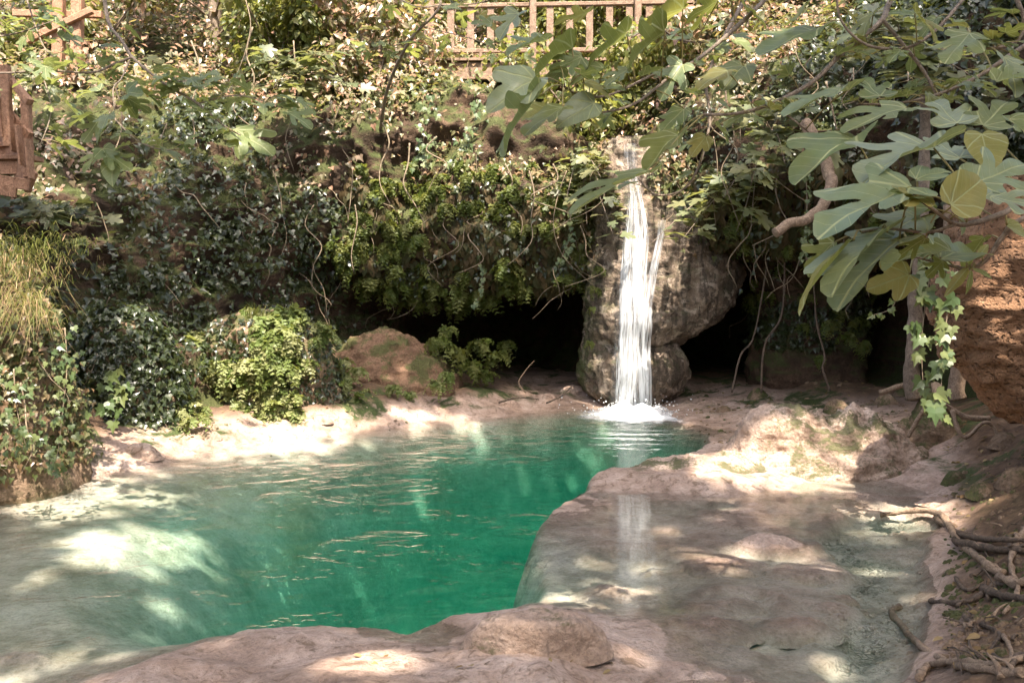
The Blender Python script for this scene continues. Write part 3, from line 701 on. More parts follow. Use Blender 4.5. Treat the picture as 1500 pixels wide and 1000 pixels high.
# loose stones on the dim bank right of the fall
sid = 0
def hit(px, py, lift=0.0):
    """where the sight line through a photo pixel meets the ground sheet"""
    d = P(px, py, 1.0) - CAM; t = np.linspace(2.2, 18, 1600)
    q = CAM[None] + d[None]*t[:, None]; b = np.nonzero(q[:, 2] < ground_z(q[:, 0], q[:, 1]))[0]
    return q[b[0] if len(b) else -1] + np.array([0, 0, lift])
for px, py, r in ((1225, 608, .17), (1297, 606, .15), (1180, 585, .12), (1330, 640, .12), (1110, 590, .14), (1060, 600, .10), (1275, 640, .08), (1440, 600, .22), (1490, 590, .25), (1460, 645, .15),
                  (1150, 622, .09), (1240, 575, .1), (1320, 595, .1), (1400, 700, .10), (1470, 690, .12), (1440, 735, .11), (1490, 740, .14), (1485, 660, .16)):
    c0 = G(px, py, 0.12); b_ = zg(c0[0], c0[1])
    V, F = dome(c0[0], c0[1], r*1.25, r, lambda u, v: r*1.25+0*u, base=b_-r*0.35, seed=300+sid, squash=2.4, nr=20, na=44); sid += 1
    single('stone', V, F, M['brown_rock'], 'brown stone lying on the dim soil bank between waterfall rock and mossy cone', 'stone', 'stones on the dim soil bank')
for px, py, r in ((470, 628, .1), (380, 640, .13), (300, 648, .12), (205, 672, .14), (615, 603, .10), (745, 597, .12), (800, 590, .15), (840, 583, .17)):
    c0 = G(px, py, 0.05); b_ = zg(c0[0], c0[1])
    V, F = dome(c0[0], c0[1], r*1.7, r, lambda u, v: r*1.2+0*u, base=b_-r*0.75, seed=340+sid, squash=2.6, nr=20, na=44); sid += 1
    single('stone', V, F, M['ground'], 'low pale stone at the water line of the far bank', 'stone', 'pale stones along the far bank')
# drowned stones seen through the water
for px, py, r, h in ((30, 975, .16, .10), (620, 880, .0, 0), (1130, 815, .22, .13), (1180, 850, .26, .12), (1215, 905, .12, .1), (1235, 890, .08, .1), (1330, 820, .30, .12), (1270, 800, .2, .07), (1060, 840, .25, .08), (900, 880, .22, .10), (1050, 900, .3, .1), (1020, 935, .25, .09), (1395, 760, .2, .07), (1160, 930, .2, .1)):
    if r == 0: continue
    c0 = G(px, py, -0.1); b_ = zg(c0[0], c0[1])
    V, F = dome(c0[0], c0[1], r*1.5, r*1.0, lambda u, v: h*0.85+0*u, base=b_-0.045, seed=380+sid, squash=2.2, nr=24, na=60, rough=0.8); sid += 1
    single('stone', V, F, M['ground'], 'rounded silty stone lying drowned on the shallow bed', 'stone', 'drowned stones in the shallows')
# loose leaves, twigs, grit on the near ledge are added later

def loft_rock(rows, Lp, Rp, D, yc, ry, seed, amp=1.0):
    """closed rock mass whose left and right outlines are given per height"""
    NS = 100; an = np.linspace(0, 2*np.pi, NS, endpoint=False); cs, sn = np.cos(an), np.sin(an); sq = 1/(np.abs(cs)**2.4+np.abs(sn)**2.4)**(1/2.4); V = []
    for k, y_ in enumerate(rows):
        a_, b_ = P(Lp[k], y_, D), P(Rp[k], y_, D); V.append(np.stack([(a_[0]+b_[0])/2 + (b_[0]-a_[0])/2*cs*sq, yc + ry*sn*sq, np.full(NS, a_[2])], -1))
    V = np.array(V); nn = normals(V)
    if nn[len(rows)//2, int(NS*.75), 1] > 0: nn = -nn
    V = V + nn*amp*(0.14*fbm(V, 1.6, 3, seed) + 0.09*fbm(V, 4, 4, seed+1, ridged=True) + 0.03*fbm(V, 13, 3, seed+2))[..., None]
    n = len(rows); Vt = np.vstack([V.reshape(-1, 3), V[0].mean(0)[None], V[-1].mean(0)[None]]); t0 = len(Vt)-2
    F0 = grid_faces(n, NS, True)
    return Vt, np.vstack([F0, np.array([[k, (k+1) % NS, t0, t0] for k in range(NS)]), np.array([[(n-1)*NS+(k+1) % NS, (n-1)*NS+k, t0+1, t0+1] for k in range(NS)])]), (V.reshape(-1, 3), F0)
rows = np.linspace(270, 590, 90)
V, F, PILLAR = loft_rock(rows, np.interp(rows, [270, 330, 400, 470, 590], [1085, 1095, 1118, 1135, 1120]), np.interp(rows, [270, 330, 400, 470, 590], [1330, 1320, 1300, 1285, 1300]), 13.3, 14.1, .75, 600)
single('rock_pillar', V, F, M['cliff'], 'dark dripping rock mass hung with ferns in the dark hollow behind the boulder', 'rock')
# ================================================================== FOLIAGE TOOLS
def fan_leaf(half, centre, fold=0.18, curl=0.15):
    """low leaf: half outline mirrored, fanned from a point on the midrib"""
    o = list(half) + [(-x, y) for x, y in half[::-1] if abs(x) > 1e-6]
    V = [(centre[0], centre[1])] + o
    V = np.array([(x, y, fold*abs(x) - curl*y*y) for x, y in V])
    n = len(o); F = np.array([(0, 1+k, 1+(k+1) % n) for k in range(n)])
    return V, F
IVY = fan_leaf([(0, 0), (.30, -.10), (.50, .20), (.27, .38), (0, 1.0)], (0, .3))           # 8 tris
OVAL = fan_leaf([(0, 0), (.26, .25), (.24, .6), (0, 1.0)], (0, .45), 0.2, 0.2)              # 6 tris
LOBED = fan_leaf([(0, 0), (.36, -.02), (.42, .2), (.27, .3), (.52, .58), (.40, .68), (.17, .52), (.2, .84), (0, 1.0)], (0, .35), 0.12, 0.18)  # 16 tris

def leaf_cloud(tmpl, pos, nrm, axis, size):
    V, F = tmpl; N = len(pos)
    nrm = nrm/(np.linalg.norm(nrm, axis=1, keepdims=True)+1e-9)
    a = axis - nrm*(axis*nrm).sum(1, keepdims=True); a /= np.linalg.norm(a, axis=1, keepdims=True)+1e-9
    x = np.cross(a, nrm)
    W = pos[:, None, :] + size[:, None, None]*(V[None, :, 0:1]*x[:, None, :] + V[None, :, 1:2]*a[:, None, :] + V[None, :, 2:3]*nrm[:, None, :])
    Ff = F[None] + (np.arange(N)*len(V))[:, None, None]
    return W.reshape(-1, 3), Ff.reshape(-1, 3)

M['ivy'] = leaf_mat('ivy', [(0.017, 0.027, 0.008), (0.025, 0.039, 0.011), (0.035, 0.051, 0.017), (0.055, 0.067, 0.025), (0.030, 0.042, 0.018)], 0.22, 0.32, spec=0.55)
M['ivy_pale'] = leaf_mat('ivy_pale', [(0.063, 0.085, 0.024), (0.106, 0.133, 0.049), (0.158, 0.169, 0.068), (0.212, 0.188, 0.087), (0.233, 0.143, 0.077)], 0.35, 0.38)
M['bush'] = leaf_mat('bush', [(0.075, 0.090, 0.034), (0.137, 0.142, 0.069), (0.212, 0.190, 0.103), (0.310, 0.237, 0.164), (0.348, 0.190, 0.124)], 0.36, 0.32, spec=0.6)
M['fern'] = leaf_mat('fern', [(0.069, 0.099, 0.018), (0.098, 0.132, 0.027), (0.137, 0.165, 0.040), (0.167, 0.181, 0.054)], 0.42, 0.5, per='object', spec=0.3)
M['fern_pale'] = leaf_mat('fern_pale', [(0.12, 0.175, 0.045), (0.17, 0.225, 0.065), (0.24, 0.28, 0.10), (0.30, 0.31, 0.14)], 0.42, 0.5, per='object', spec=0.3)
M['fern_brown'] = leaf_mat('fern_brown', [(0.07, 0.055, 0.025), (0.10, 0.065, 0.03), (0.05, 0.05, 0.02)], 0.25, 0.7, per='island', spec=0.2)
M['tree_leaf'] = leaf_mat('tree_leaf', [(0.069, 0.097, 0.021), (0.115, 0.145, 0.037), (0.161, 0.175, 0.053), (0.207, 0.194, 0.063)], 0.45, 0.42)
M['fig_far'] = leaf_mat('fig_far', [(0.092, 0.116, 0.053), (0.127, 0.150, 0.074), (0.161, 0.179, 0.089), (0.184, 0.184, 0.084)], 0.35, 0.40)
M['fig'] = leaf_mat('fig', [(0.11, 0.165, 0.065), (0.145, 0.205, 0.085), (0.155, 0.20, 0.115), (0.175, 0.225, 0.08)], 0.42, 0.40, veins=True, per='object', spec=0.45)
M['fig_sheen'] = leaf_mat('fig_sheen', [(0.20, 0.255, 0.165), (0.235, 0.285, 0.19), (0.18, 0.245, 0.14)], 0.34, 0.42, veins=True, per='object', spec=0.5)  # glaucous leaf colour made paler, with the sky sheen put into it
M['fig_yellow'] = leaf_mat('fig_yellow', [(0.253, 0.242, 0.063), (0.345, 0.272, 0.079), (0.196, 0.223, 0.063)], 0.42, 0.42, veins=True, per='object', spec=0.35)
M['dry_grass'] = leaf_mat('dry_grass', [(0.368, 0.242, 0.137), (0.460, 0.301, 0.179), (0.276, 0.252, 0.095), (0.207, 0.233, 0.074)], 0.35, 0.6, spec=0.2)
M['green_grass'] = leaf_mat('green_grass', [(0.115, 0.145, 0.032), (0.172, 0.194, 0.053), (0.230, 0.213, 0.084)], 0.4, 0.55, spec=0.2)

def jit(n, s): return rng.normal(size=(n, 3))*s

# ================================================================== CLIFF GREENERY
dU = CP[1:, :-1]-CP[:-1, :-1]; dV = CP[:-1, 1:]-CP[:-1, :-1]
AR = np.linalg.norm(np.cross(dU, dV), axis=-1)
XC = CP[:-1, :-1, 0]; YC = CP[:-1, :-1, 1]; ZC = CP[:-1, :-1, 2]; VC = np.repeat(vv[None, :-1], len(uu)-1, 0)
cellp = CP[:-1, :-1]; toc = CAM - cellp; toc = toc/np.linalg.norm(toc, axis=-1, keepdims=True)
facing = (toc*CN[:-1, :-1]).sum(-1) > -0.35
dpt = YC; ppx = 750 + FPX*XC/np.maximum(dpt, 1); ppy = 430 - FPX*(ZC-1.8)/np.maximum(dpt, 1)
vis = facing & (ppx > -350) & (ppx < 1850) & (ppy > -160) & (ppy < 760)
PATCH = fbm(cellp, 1.1, 4, 200)
leftness = sst(-1.6, -3.2, XC)
dens = sst(4.05, 4.6, VC)*(1-leftness) + sst(1.0, 1.6, VC)*leftness
dens = dens + 0.6*sst(6.4, 6.9, VC)*(1-sst(8.4, 8.9, VC))
bare = np.exp(-((XC-0.15)/1.05)**2 - ((ZC-4.55)/0.75)**2)              # the bare earth wall under the bridge
dens = dens*(1 - 1.0*np.clip(bare*1.35, 0, 1)*(VC > 5)*(VC < 7.9))
stream = np.exp(-((XC-1.83)/0.42)**2)*(VC > 5.2)
dens = dens*(1 - stream)
dens = dens*(0.10 + 0.90*sst(-0.28, 0.20, PATCH))*(0.45+1.1*sst(-.2, .4, fbm(cellp, 2.6, 3, 211)))
dens = dens*(1 - 0.6*sst(9.2, 9.6, VC))

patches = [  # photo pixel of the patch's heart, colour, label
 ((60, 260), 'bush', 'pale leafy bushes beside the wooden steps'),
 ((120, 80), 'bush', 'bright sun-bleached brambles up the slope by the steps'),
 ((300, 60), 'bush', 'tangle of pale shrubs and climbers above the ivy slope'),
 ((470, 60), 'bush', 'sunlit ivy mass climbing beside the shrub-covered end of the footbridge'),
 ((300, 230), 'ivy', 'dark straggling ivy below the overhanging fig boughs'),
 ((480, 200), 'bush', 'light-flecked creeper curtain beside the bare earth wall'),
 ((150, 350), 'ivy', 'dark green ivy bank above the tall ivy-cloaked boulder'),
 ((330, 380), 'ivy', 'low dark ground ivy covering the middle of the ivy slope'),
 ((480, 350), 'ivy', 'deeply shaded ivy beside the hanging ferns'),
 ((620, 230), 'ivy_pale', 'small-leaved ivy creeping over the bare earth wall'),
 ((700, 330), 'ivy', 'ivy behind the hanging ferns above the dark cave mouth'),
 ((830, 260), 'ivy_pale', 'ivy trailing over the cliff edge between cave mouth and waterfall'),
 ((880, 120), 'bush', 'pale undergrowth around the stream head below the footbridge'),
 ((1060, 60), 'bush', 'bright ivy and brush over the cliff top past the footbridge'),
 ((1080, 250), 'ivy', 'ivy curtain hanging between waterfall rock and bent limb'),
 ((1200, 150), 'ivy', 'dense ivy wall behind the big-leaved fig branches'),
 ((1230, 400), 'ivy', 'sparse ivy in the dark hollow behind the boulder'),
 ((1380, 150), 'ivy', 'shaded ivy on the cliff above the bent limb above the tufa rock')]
PC = np.array([p[0] for p in patches], float)

def scatter(num, d):
    w = (AR*d*vis).ravel(); tot = w.sum(); idx = rng.choice(len(w), num, p=w/tot)
    i, j = np.unravel_index(idx, AR.shape)
    p = CP[i, j] + rng.random((num, 1))*dU[i, j] + rng.random((num, 1))*dV[i, j]
    return p, CN[i, j], vv[j]

NL = 140000
pos, nr, vj = scatter(NL, dens/(np.clip(YC, 6, 40)**1.0))
bushy = sst(6.3, 7.6, vj)
clump = sst(-.1, .5, fbm(pos, 1.9, 3, 210))
pos = pos + nr*(np.abs(rng.normal(size=NL))*(0.03 + 0.20*clump + 0.16*bushy))[:, None] + jit(NL, 0.02)
pos[:, 2] += rng.random(NL)*0.30*bushy
px_ = 750 + FPX*pos[:, 0]/pos[:, 1]; py_ = 430 - FPX*(pos[:, 2]-1.8)/pos[:, 1]
who = np.argmin((px_[:, None]-PC[None, :, 0])**2 + (1.3*(py_[:, None]-PC[None, :, 1]))**2, 1)
ln = nr*0.75 + np.array([0, -0.25, 0.55]) + jit(NL, 0.38)
ax = np.array([0, -0.25, -0.8]) + jit(NL, 0.55)
sz = (0.045 + 0.075*rng.random(NL)**2)*(1 + 0.35*bushy)
for k, (pp, mk, lb) in enumerate(patches):
    m = who == k
    if m.sum() < 20: continue
    c = np.array([pos[m, 0].mean(), pos[m, 1].mean(), np.percentile(pos[m, 2], 2)])
    t = thing('ivy' if 'ivy' in lb else 'undergrowth', lb, 'ivy' if 'ivy' in lb else 'undergrowth', c)
    tm = IVY if mk != 'bush' else OVAL
    half = rng.random(m.sum()) < (0.75 if mk != 'bush' else 0.5)
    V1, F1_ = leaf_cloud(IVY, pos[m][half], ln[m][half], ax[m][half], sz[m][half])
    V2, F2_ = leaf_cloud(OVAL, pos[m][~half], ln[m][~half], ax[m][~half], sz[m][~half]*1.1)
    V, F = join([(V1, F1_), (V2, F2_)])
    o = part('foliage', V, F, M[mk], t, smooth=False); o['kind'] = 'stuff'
    # bare runners climbing through the leaves
    q = pos[m][rng.choice(m.sum(), 14)]
    st_ = []
    for b in q:
        n_ = rng.integers(5, 9); pth = [b]
        d_ = np.array([rng.normal()*0.4, -0.05, -1.0])
        for s_ in range(n_):
            d_ = d_ + np.array([rng.normal()*0.45, rng.normal()*0.12, rng.normal()*0.25 - 0.1]); d_ /= np.linalg.norm(d_)
            pth.append(pth[-1] + d_*0.14)
        st_.append(tube(smooth_path(pth, 3), np.linspace(0.008, 0.003, (len(pth)-1)*3+1)*(0.7+0.8*rng.random()), 5))
    V, F = join(st_); o = part('runners', V, F, M['vine'], t); o['kind'] = 'stuff'

# brown leaf litter and dead fern skirts under the overhang
num = 9000
pos, nr, vj = scatter(num, sst(3.7, 4.2, VC)*(1-sst(5.4, 6.0, VC))*(XC > -2.6)*(XC < 5)*(1-stream)*(0.2+0.8*sst(-.2, .2, PATCH)))
pos = pos + nr*0.03
V, F = leaf_cloud(OVAL, pos, nr + np.array([0, -.6, 0.1]) + jit(num, .3), np.array([0, -0.1, -1.0]) + jit(num, 0.25), 0.10 + 0.10*rng.random(num))
V[:, 0] += 0
o = single('dead_fern_skirt', V, F, M['fern_brown'], 'brown withered fern fringe hanging under the cave overhang', 'withered fern', smooth=False); o['kind'] = 'stuff'

# ------------------------------------------------------------------ ivy on the rocks at the left
def on_mesh(VF, num, flt, seedoff=0.0):
    V, F = VF; a, b, c, d = (V[F[:, k]] for k in range(4))
    cen = (a+b+c+d)/4; n = np.cross(c-a, d-b); ar = np.linalg.norm(n, axis=1)/2; n = n/(2*ar[:, None]+1e-9)
    out = cen - V.mean(0)
    if (n*out).sum(1).mean() < 0: n = -n
    w = ar*flt(cen, n); w = np.clip(w, 0, None); i = rng.choice(len(F), num, p=w/w.sum())
    s, t = rng.random((num, 1)), rng.random((num, 1))
    return a[i]*(1-s)*(1-t) + b[i]*s*(1-t) + c[i]*s*t + d[i]*(1-s)*t, n[i], cen
def ivy_on(VF, num, mat, label, flt, size=0.07, off=0.06, name='ivy', axis=(0, -.1, -1)):
    p, n, _ = on_mesh(VF, num, flt)
    p = p + n*(np.abs(rng.normal(size=num))*off)[:, None]
    t = thing(name, label, 'ivy', (p[:, 0].mean(), p[:, 1].mean(), p[:, 2].min()))
    V, F = leaf_cloud(IVY, p, n*0.9 + np.array([0, -.2, .5]) + jit(num, .35), np.array(axis) + jit(num, .5), size*(0.6 + 0.7*rng.random(num)))
    o = part('foliage', V, F, mat, t, smooth=False); o['kind'] = 'stuff'
    st_ = []
    for b in p[rng.choice(num, 16)]:
        pth = [b]; d_ = np.array([0.0, 0, -1])
        for s_ in range(6):
            d_ = d_ + np.array([rng.normal()*.4, rng.normal()*.2, -.1]); d_ /= np.linalg.norm(d_); pth.append(pth[-1]+d_*0.10)
        st_.append(tube(smooth_path(pth, 3), np.linspace(.006, .002, 19), 5))
    V, F = join(st_); o = part('runners', V, F, M['vine'], t); o['kind'] = 'stuff'
    return t
frontish = lambda c, n: (n[:, 1] < 0.35)*(n[:, 2] > -0.6)
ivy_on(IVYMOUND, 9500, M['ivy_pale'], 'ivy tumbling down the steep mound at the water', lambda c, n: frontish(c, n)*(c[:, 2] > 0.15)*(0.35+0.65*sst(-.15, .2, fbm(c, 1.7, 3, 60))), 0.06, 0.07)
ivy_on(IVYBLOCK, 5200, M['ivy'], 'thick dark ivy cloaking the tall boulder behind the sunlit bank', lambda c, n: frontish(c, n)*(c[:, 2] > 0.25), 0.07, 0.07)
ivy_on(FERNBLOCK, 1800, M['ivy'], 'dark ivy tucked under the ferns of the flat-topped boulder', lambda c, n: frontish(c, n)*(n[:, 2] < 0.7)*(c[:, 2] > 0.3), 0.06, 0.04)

# ------------------------------------------------------------------ ferns: each plant its own thing, each frond its own part
def frond_mesh(L, droop, pairs, mat, seed):
    r = np.random.default_rng(seed); t = np.linspace(0, 1, 9)
    rx = np.stack([0.06*L*np.sin(t*2+seed), L*t*(1-0.35*droop*t), -L*droop*t**2*0.95 + 0.25*L*t*(1-t)], -1)
    Vs = [tube(rx, np.linspace(.0035, .0012, 9), 3, caps=False)]
    Vq, Fq = [], []
    for k in range(pairs):
        tt = 0.18 + 0.82*(k+0.5)/pairs; p = catmull(rx, np.array([tt*8]))[0]
        d = catmull(rx, np.array([min(8, tt*8+.2)]))[0]-p; d /= np.linalg.norm(d)
        for s in (-1, 1):
            w = L*(0.30*(1-tt)**0.6 + 0.07)*(0.8+0.4*r.random())
            side = np.array([s, 0, -0.15]) + d*0.45 + r.normal(size=3)*.18; side /= np.linalg.norm(side)
            nm = np.cross(side, d); nm /= np.linalg.norm(nm); bt = np.cross(nm, side)
            sub = 3 if w > 0.05 else 2
            for j in range(sub):
                c_ = p + side*w*(j+0.6)/sub; e = w*0.52/(0.55+0.25*sub)*(1.2-0.2*j)
                tw = nm*e*0.5*r.normal()
                b0 = len(Vq); Vq += [c_ - side*e*.8, c_ + bt*e*.7 + tw, c_ + side*e*.8 + tw*.4, c_ - bt*e*.7 - tw]
                Fq.append((b0, b0+1, b0+2, b0+3))
    Vs.append((np.array(Vq), np.array(Fq)))
    V, F = join(Vs)
    return mesh_np('frond', V, F, mat, False)
FR = {m: [frond_mesh(1.0, 0.4+0.18*k, 7, M[m], 3+k) for k in range(5)] for m in ('fern', 'fern_pale')}
def fern(p, n, size, mk, label, group, nf=8, hang=0.5):
    t = thing('fern', label, 'fern', p, group)
    n = np.array(n, float); h = np.array([n[0], n[1], 0]); h = h/(np.linalg.norm(h)+1e-6) if np.linalg.norm(h) > 0.2 else np.array([0, -1.0, 0])
    base = math.atan2(h[1], h[0]) - math.pi/2
    for k in range(nf):
        o = link('frond', random.choice(FR[mk]), t)
        yaw = base + (k/(nf-1)-0.5)*2.6 + rng.normal()*0.2
        o.rotation_euler = (-hang*0.9 + rng.normal()*0.35 + 0.35, rng.normal()*0.25, yaw)
        s = size*(0.65+0.6*rng.random()); o.scale = (s, s, s)
    return t
# hanging ferns on the cliff between the bare wall and the fall
m_ = sst(3.75, 4.2, VC)*(1-sst(6.0, 6.6, VC))*(XC > -2.7)*(XC < 1.2)*(ZC < 3.9)*(1+1.2*sst(5.2, 4.2, VC))
p, n, _ = scatter(170, m_*(0.25+sst(-.2, .25, fbm(cellp, .8, 2, 77))))
for k in range(len(p)):
    fern(p[k]+n[k]*0.04, n[k], 0.19+0.15*rng.random(), 'fern', 'yellow-green fern hanging from the cliff above the cave mouth', 'ferns hanging on the cliff', 7, 0.9)
m_ = sst(3.9, 4.3, VC)*(1-sst(5.2, 5.8, VC))*(XC > 2.8)*(XC < 5.2)
p, n, _ = scatter(26, m_)
for k in range(len(p)):
    fern(p[k]+n[k]*0.04, n[k], 0.15+0.12*rng.random(), 'fern', 'small fern hanging on the overhang between waterfall rock and bent limb', 'ferns on the overhang by the waterfall', 7, 0.9)
p, n, _ = on_mesh(FERNBLOCK, 85, lambda c, n: (n[:, 1] < 0.1)*(n[:, 2] > -.5)*(n[:, 2] < 0.9)*(c[:, 2] > 0.25)*(c[:, 0] < -2.15)*sst(-.35, .1, fbm(c, 1.6, 2, 95)))
for k in range(len(p)):
    fern(p[k]+n[k]*0.05, n[k], 0.18+0.24*rng.random()**2, 'fern_pale', 'pale sunlit fern draped over the flat-topped boulder', 'ferns on the flat-topped boulder', 8, 0.6)
for px, py, D, s in ((255, 600, 10.2, .26), (285, 610, 10.0, .24), (240, 615, 10.1, .2), (300, 595, 10.4, .2), (270, 590, 10.4, .24)):
    fern(P(px, py, D), (0.2, -1, .5), s, 'fern_pale', 'pale fern sprouting low over the sunlit bank below the flat-topped boulder', 'ferns low on the sunlit bank', 9, 0.5)
for px, py, D, s in ((640, 495, 13.1, .3), (670, 510, 13.2, .33), (700, 500, 13.6, .32), (690, 530, 13.3, .3), (725, 520, 13.7, .3), (655, 480, 13.3, .26), (710, 545, 13.6, .26), (740, 500, 14.2, .25)):
    fern(P(px, py, D), (0.1, -1, .4), s, 'fern', 'broad green fern growing at the foot of the cave mouth', 'ferns at the cave mouth', 10, 0.5)
for px, py, D, s in ((545, 575, 12.2, .22), (510, 555, 12.2, .22), (525, 540, 12.3, .2), (640, 560, 12.4, .22), (655, 545, 12.5, .24), (575, 565, 12.2, .2), (530, 590, 12.1, .18), (600, 575, 12.3, .16)):
    fern(P(px, py, D), (0, -1, .4), s, 'fern_pale', 'pale fern in front of the brown earthy boulder', 'ferns before the brown boulder', 9, 0.5)
for px, py, D, s in ((1215, 470, 12.8, .25), (1245, 490, 12.9, .25), (1180, 430, 13, .22), (1200, 520, 12.9, .2), (1265, 500, 12.9, .2)):
    fern(P(px, py, D), (0, -1, .2), s, 'fern', 'dim fern deep in the dark hollow behind the boulder', 'ferns in the dark hollow', 8, 0.9)
for px, py, D, s in ((872, 420, 13.05, .16), (868, 450, 13.05, .14), (866, 500, 13.05, .12), (878, 390, 13.0, .15)):
    fern(P(px, py, D), (-.5, -1, .2), s, 'fern', 'little fern clinging to the mossy side of the waterfall rock', 'ferns on the waterfall rock', 7, 0.9)

p, n, _ = on_mesh(PILLAR, 42, lambda c, n: (n[:, 1] < 0.0)*(c[:, 2] > 1.0))
for k in range(len(p)):
    fern(p[k]+n[k]*0.04, n[k], 0.16+0.12*rng.random(), 'fern', 'fern hanging on the dark rock mass in the hollow', 'ferns on the dark rock mass', 7, 0.9)
ivy_on(PILLAR, 2200, M['ivy'], 'ivy creeping over the dark rock mass in the hollow', lambda c, n: (n[:, 1] < .2)*(c[:, 2] > .9)*sst(-.1, .2, fbm(c, 1.5, 3, 88)), 0.07, 0.06)
CV = COLFRONT.reshape(-1, 3)
ivy_on((CV, grid_faces(COLFRONT.shape[0], COLFRONT.shape[1], True)), 2600, M['ivy_pale'], 'ivy spilling over the top of the waterfall rock', lambda c, n: (n[:, 1] < .4)*(sst(2.9, 3.7, c[:, 2])*sst(.22, .5, np.abs(c[:, 0]-1.8)) + .5*sst(2.2, 3.2, c[:, 2])*sst(2.2, 2.6, c[:, 0]))*sst(-.25, .15, fbm(c, 2, 3, 89)), 0.08, 0.09)

# ------------------------------------------------------------------ grass
def blades(pts, dirs, L, w, mat_bend=1.0):
    n = len(pts); seg = 4; V = []; ts_ = np.linspace(0, 1, seg)
    side = np.cross(dirs, np.array([0, 0, 1.0])) + 1e-3; side /= np.linalg.norm(side, axis=1, keepdims=True)
    W = np.zeros((n, seg, 2, 3))
    for k, t in enumerate(ts_):
        c = pts + np.array([0, 0, 1.0])*(L*t*(1-0.75*mat_bend*t*t))[:, None]*0.9 + dirs*(L*t**1.6*mat_bend)[:, None]
        c[:, 2] -= (mat_bend*0.45*L*t**3)
        ww = (w*(1-t*0.93))[:, None]
        W[:, k, 0] = c - side*ww; W[:, k, 1] = c + side*ww
    V = W.reshape(-1, 3); b = np.arange(n)[:, None]*seg*2
    F = np.concatenate([np.stack([b+2*k, b+2*k+1, b+2*k+3, b+2*k+2], -1).reshape(-1, 4) for k in range(seg-1)])
    return V, F
def grass(name, label, centre, spread, num, L, w, mat, bend, lean=(0, -1, 0)):
    pts = np.array(centre) + rng.normal(size=(num, 3))*np.array(spread)
    d = np.array(lean) + rng.normal(size=(num, 3))*1.3; d[:, 2] = 0; d /= np.linalg.norm(d, axis=1, keepdims=True)
    V, F = blades(pts, d, L*(0.35+1.0*rng.random(num)), w*(0.7+0.6*rng.random(num)), bend)
    o = single(name, V, F, mat, label, 'grass', smooth=False); o['kind'] = 'stuff'; return o
grass('grass_tussock', 'tall pale grass tussock drooping from the top of the ivy mound', P(20, 395, 7.2)+np.array([-.05, .1, 0]), (.22, .16, .10), 420, 0.22, .0035, M['dry_grass'], 1.0, (0.5, -.8, 0))
grass('grass_tussock', 'green-tipped grass growing behind the dry tussock on the mound', P(40, 370, 7.4), (.26, .2, .08), 260, 0.22, .004, M['green_grass'], .7, (0.4, -.8, 0))
grass('grass_tussock', 'straw-coloured grass hanging down the side of the ivy mound', P(35, 455, 7.0), (.14, .1, .10), 260, 0.28, .003, M['dry_grass'], 1.35, (0.3, -1, 0))
grass('grass_tuft', 'thin upright grass tuft on top of the fern-draped boulder', P(372, 468, 11.1), (.06, .05, .02), 60, 0.30, .006, M['green_grass'], .35)
grass('grass_tuft', 'small grass tuft at the edge of the sunlit bank', P(205, 575, 10), (.06, .05, .02), 60, 0.2, .005, M['green_grass'], .8)
grass('grass_tuft', 'short bright grass among the roots on the root-strewn bank', P(1492, 830, 5.2), (.05, .05, .01), 220, 0.06, .003, M['green_grass'], .5)
grass('grass_tuft', 'little grass clump below the pale root on the root-strewn bank', P(1475, 890, 4.6), (.05, .04, .01), 200, 0.05, .003, M['green_grass'], .5)
# ================================================================== FIG LEAVES (near)
def lobed_leaf(half, name, mat, cup, wave, seed, inner=0.13):
    o = [(x, y) for x, y in half] + [(-x, y) for x, y in half[::-1] if abs(x) > 1e-6]
    # soften the outline
    o = np.array(o); oc = catmull(np.vstack([o, o[:1]]), np.linspace(0, len(o), len(o)*3, endpoint=False))
    r = np.random.default_rng(seed); oc = oc + r.normal(size=oc.shape)*0.006
    n = len(oc); pts = [Vector(p) for p in oc]
    edges = [(k, (k+1) % n) for k in range(n)]
    sd = lambda x, y: float(poly_sd([tuple(q) for q in oc], np.array([x]), np.array([y]))[0])
    for y in np.arange(-0.1, 1.0, inner):
        for x in np.concatenate([np.arange(0, 0.7, inner), -np.arange(inner, 0.7, inner)]):
            if sd(x, y) > 0.035: pts.append(Vector((float(x), float(y))))
    vo, eo, fo_, *_ = delaunay_2d_cdt(pts, edges, [], 1, 1e-5)
    V = np.array([(v[0], v[1], 0) for v in vo]); F = np.array([list(f) for f in fo_ if len(f) == 3])
    uv = V[:, :2].copy(); x, y = V[:, 0], V[:, 1]
    V[:, 2] = cup*np.abs(x)*0.55 - 0.22*y*y*cup*1.5 - 0.25*x*x + wave*0.05*np.sin(6*y+seed)*np.sign(x)*np.abs(x)*3 + 0.02*np.sin(11*x+seed)*np.cos(9*y)
    return mesh_np(name, V, F, mat, True, uv)
FIG5 = [(0, 0), (.10, -.07), (.27, -.05), (.42, .06), (.43, .18), (.24, .27), (.33, .37), (.53, .50), (.58, .62), (.47, .68), (.30, .60), (.115, .45), (.17, .63), (.23, .82), (.15, .95), (0, 1.0)]
FIG3 = [(0, 0), (.12, -.08), (.30, -.03), (.41, .12), (.44, .30), (.52, .47), (.48, .60), (.34, .62), (.21, .56), (.23, .72), (.20, .87), (.10, .97), (0, 1.0)]
FIGD = [(0, 0), (.09, -.04), (.22, .0), (.34, .10), (.30, .22), (.17, .27), (.30, .42), (.48, .62), (.45, .75), (.32, .70), (.12, .46), (.13, .64), (.19, .80), (.14, .95), (0, 1.0)]
HEART = [(0, 0), (.15, -.10), (.34, -.02), (.45, .2), (.42, .45), (.28, .72), (.10, .93), (0, 1.0)]
LANCE = [(0, 0), (.10, .15), (.15, .4), (.12, .7), (0, 1.0)]
FL = {}
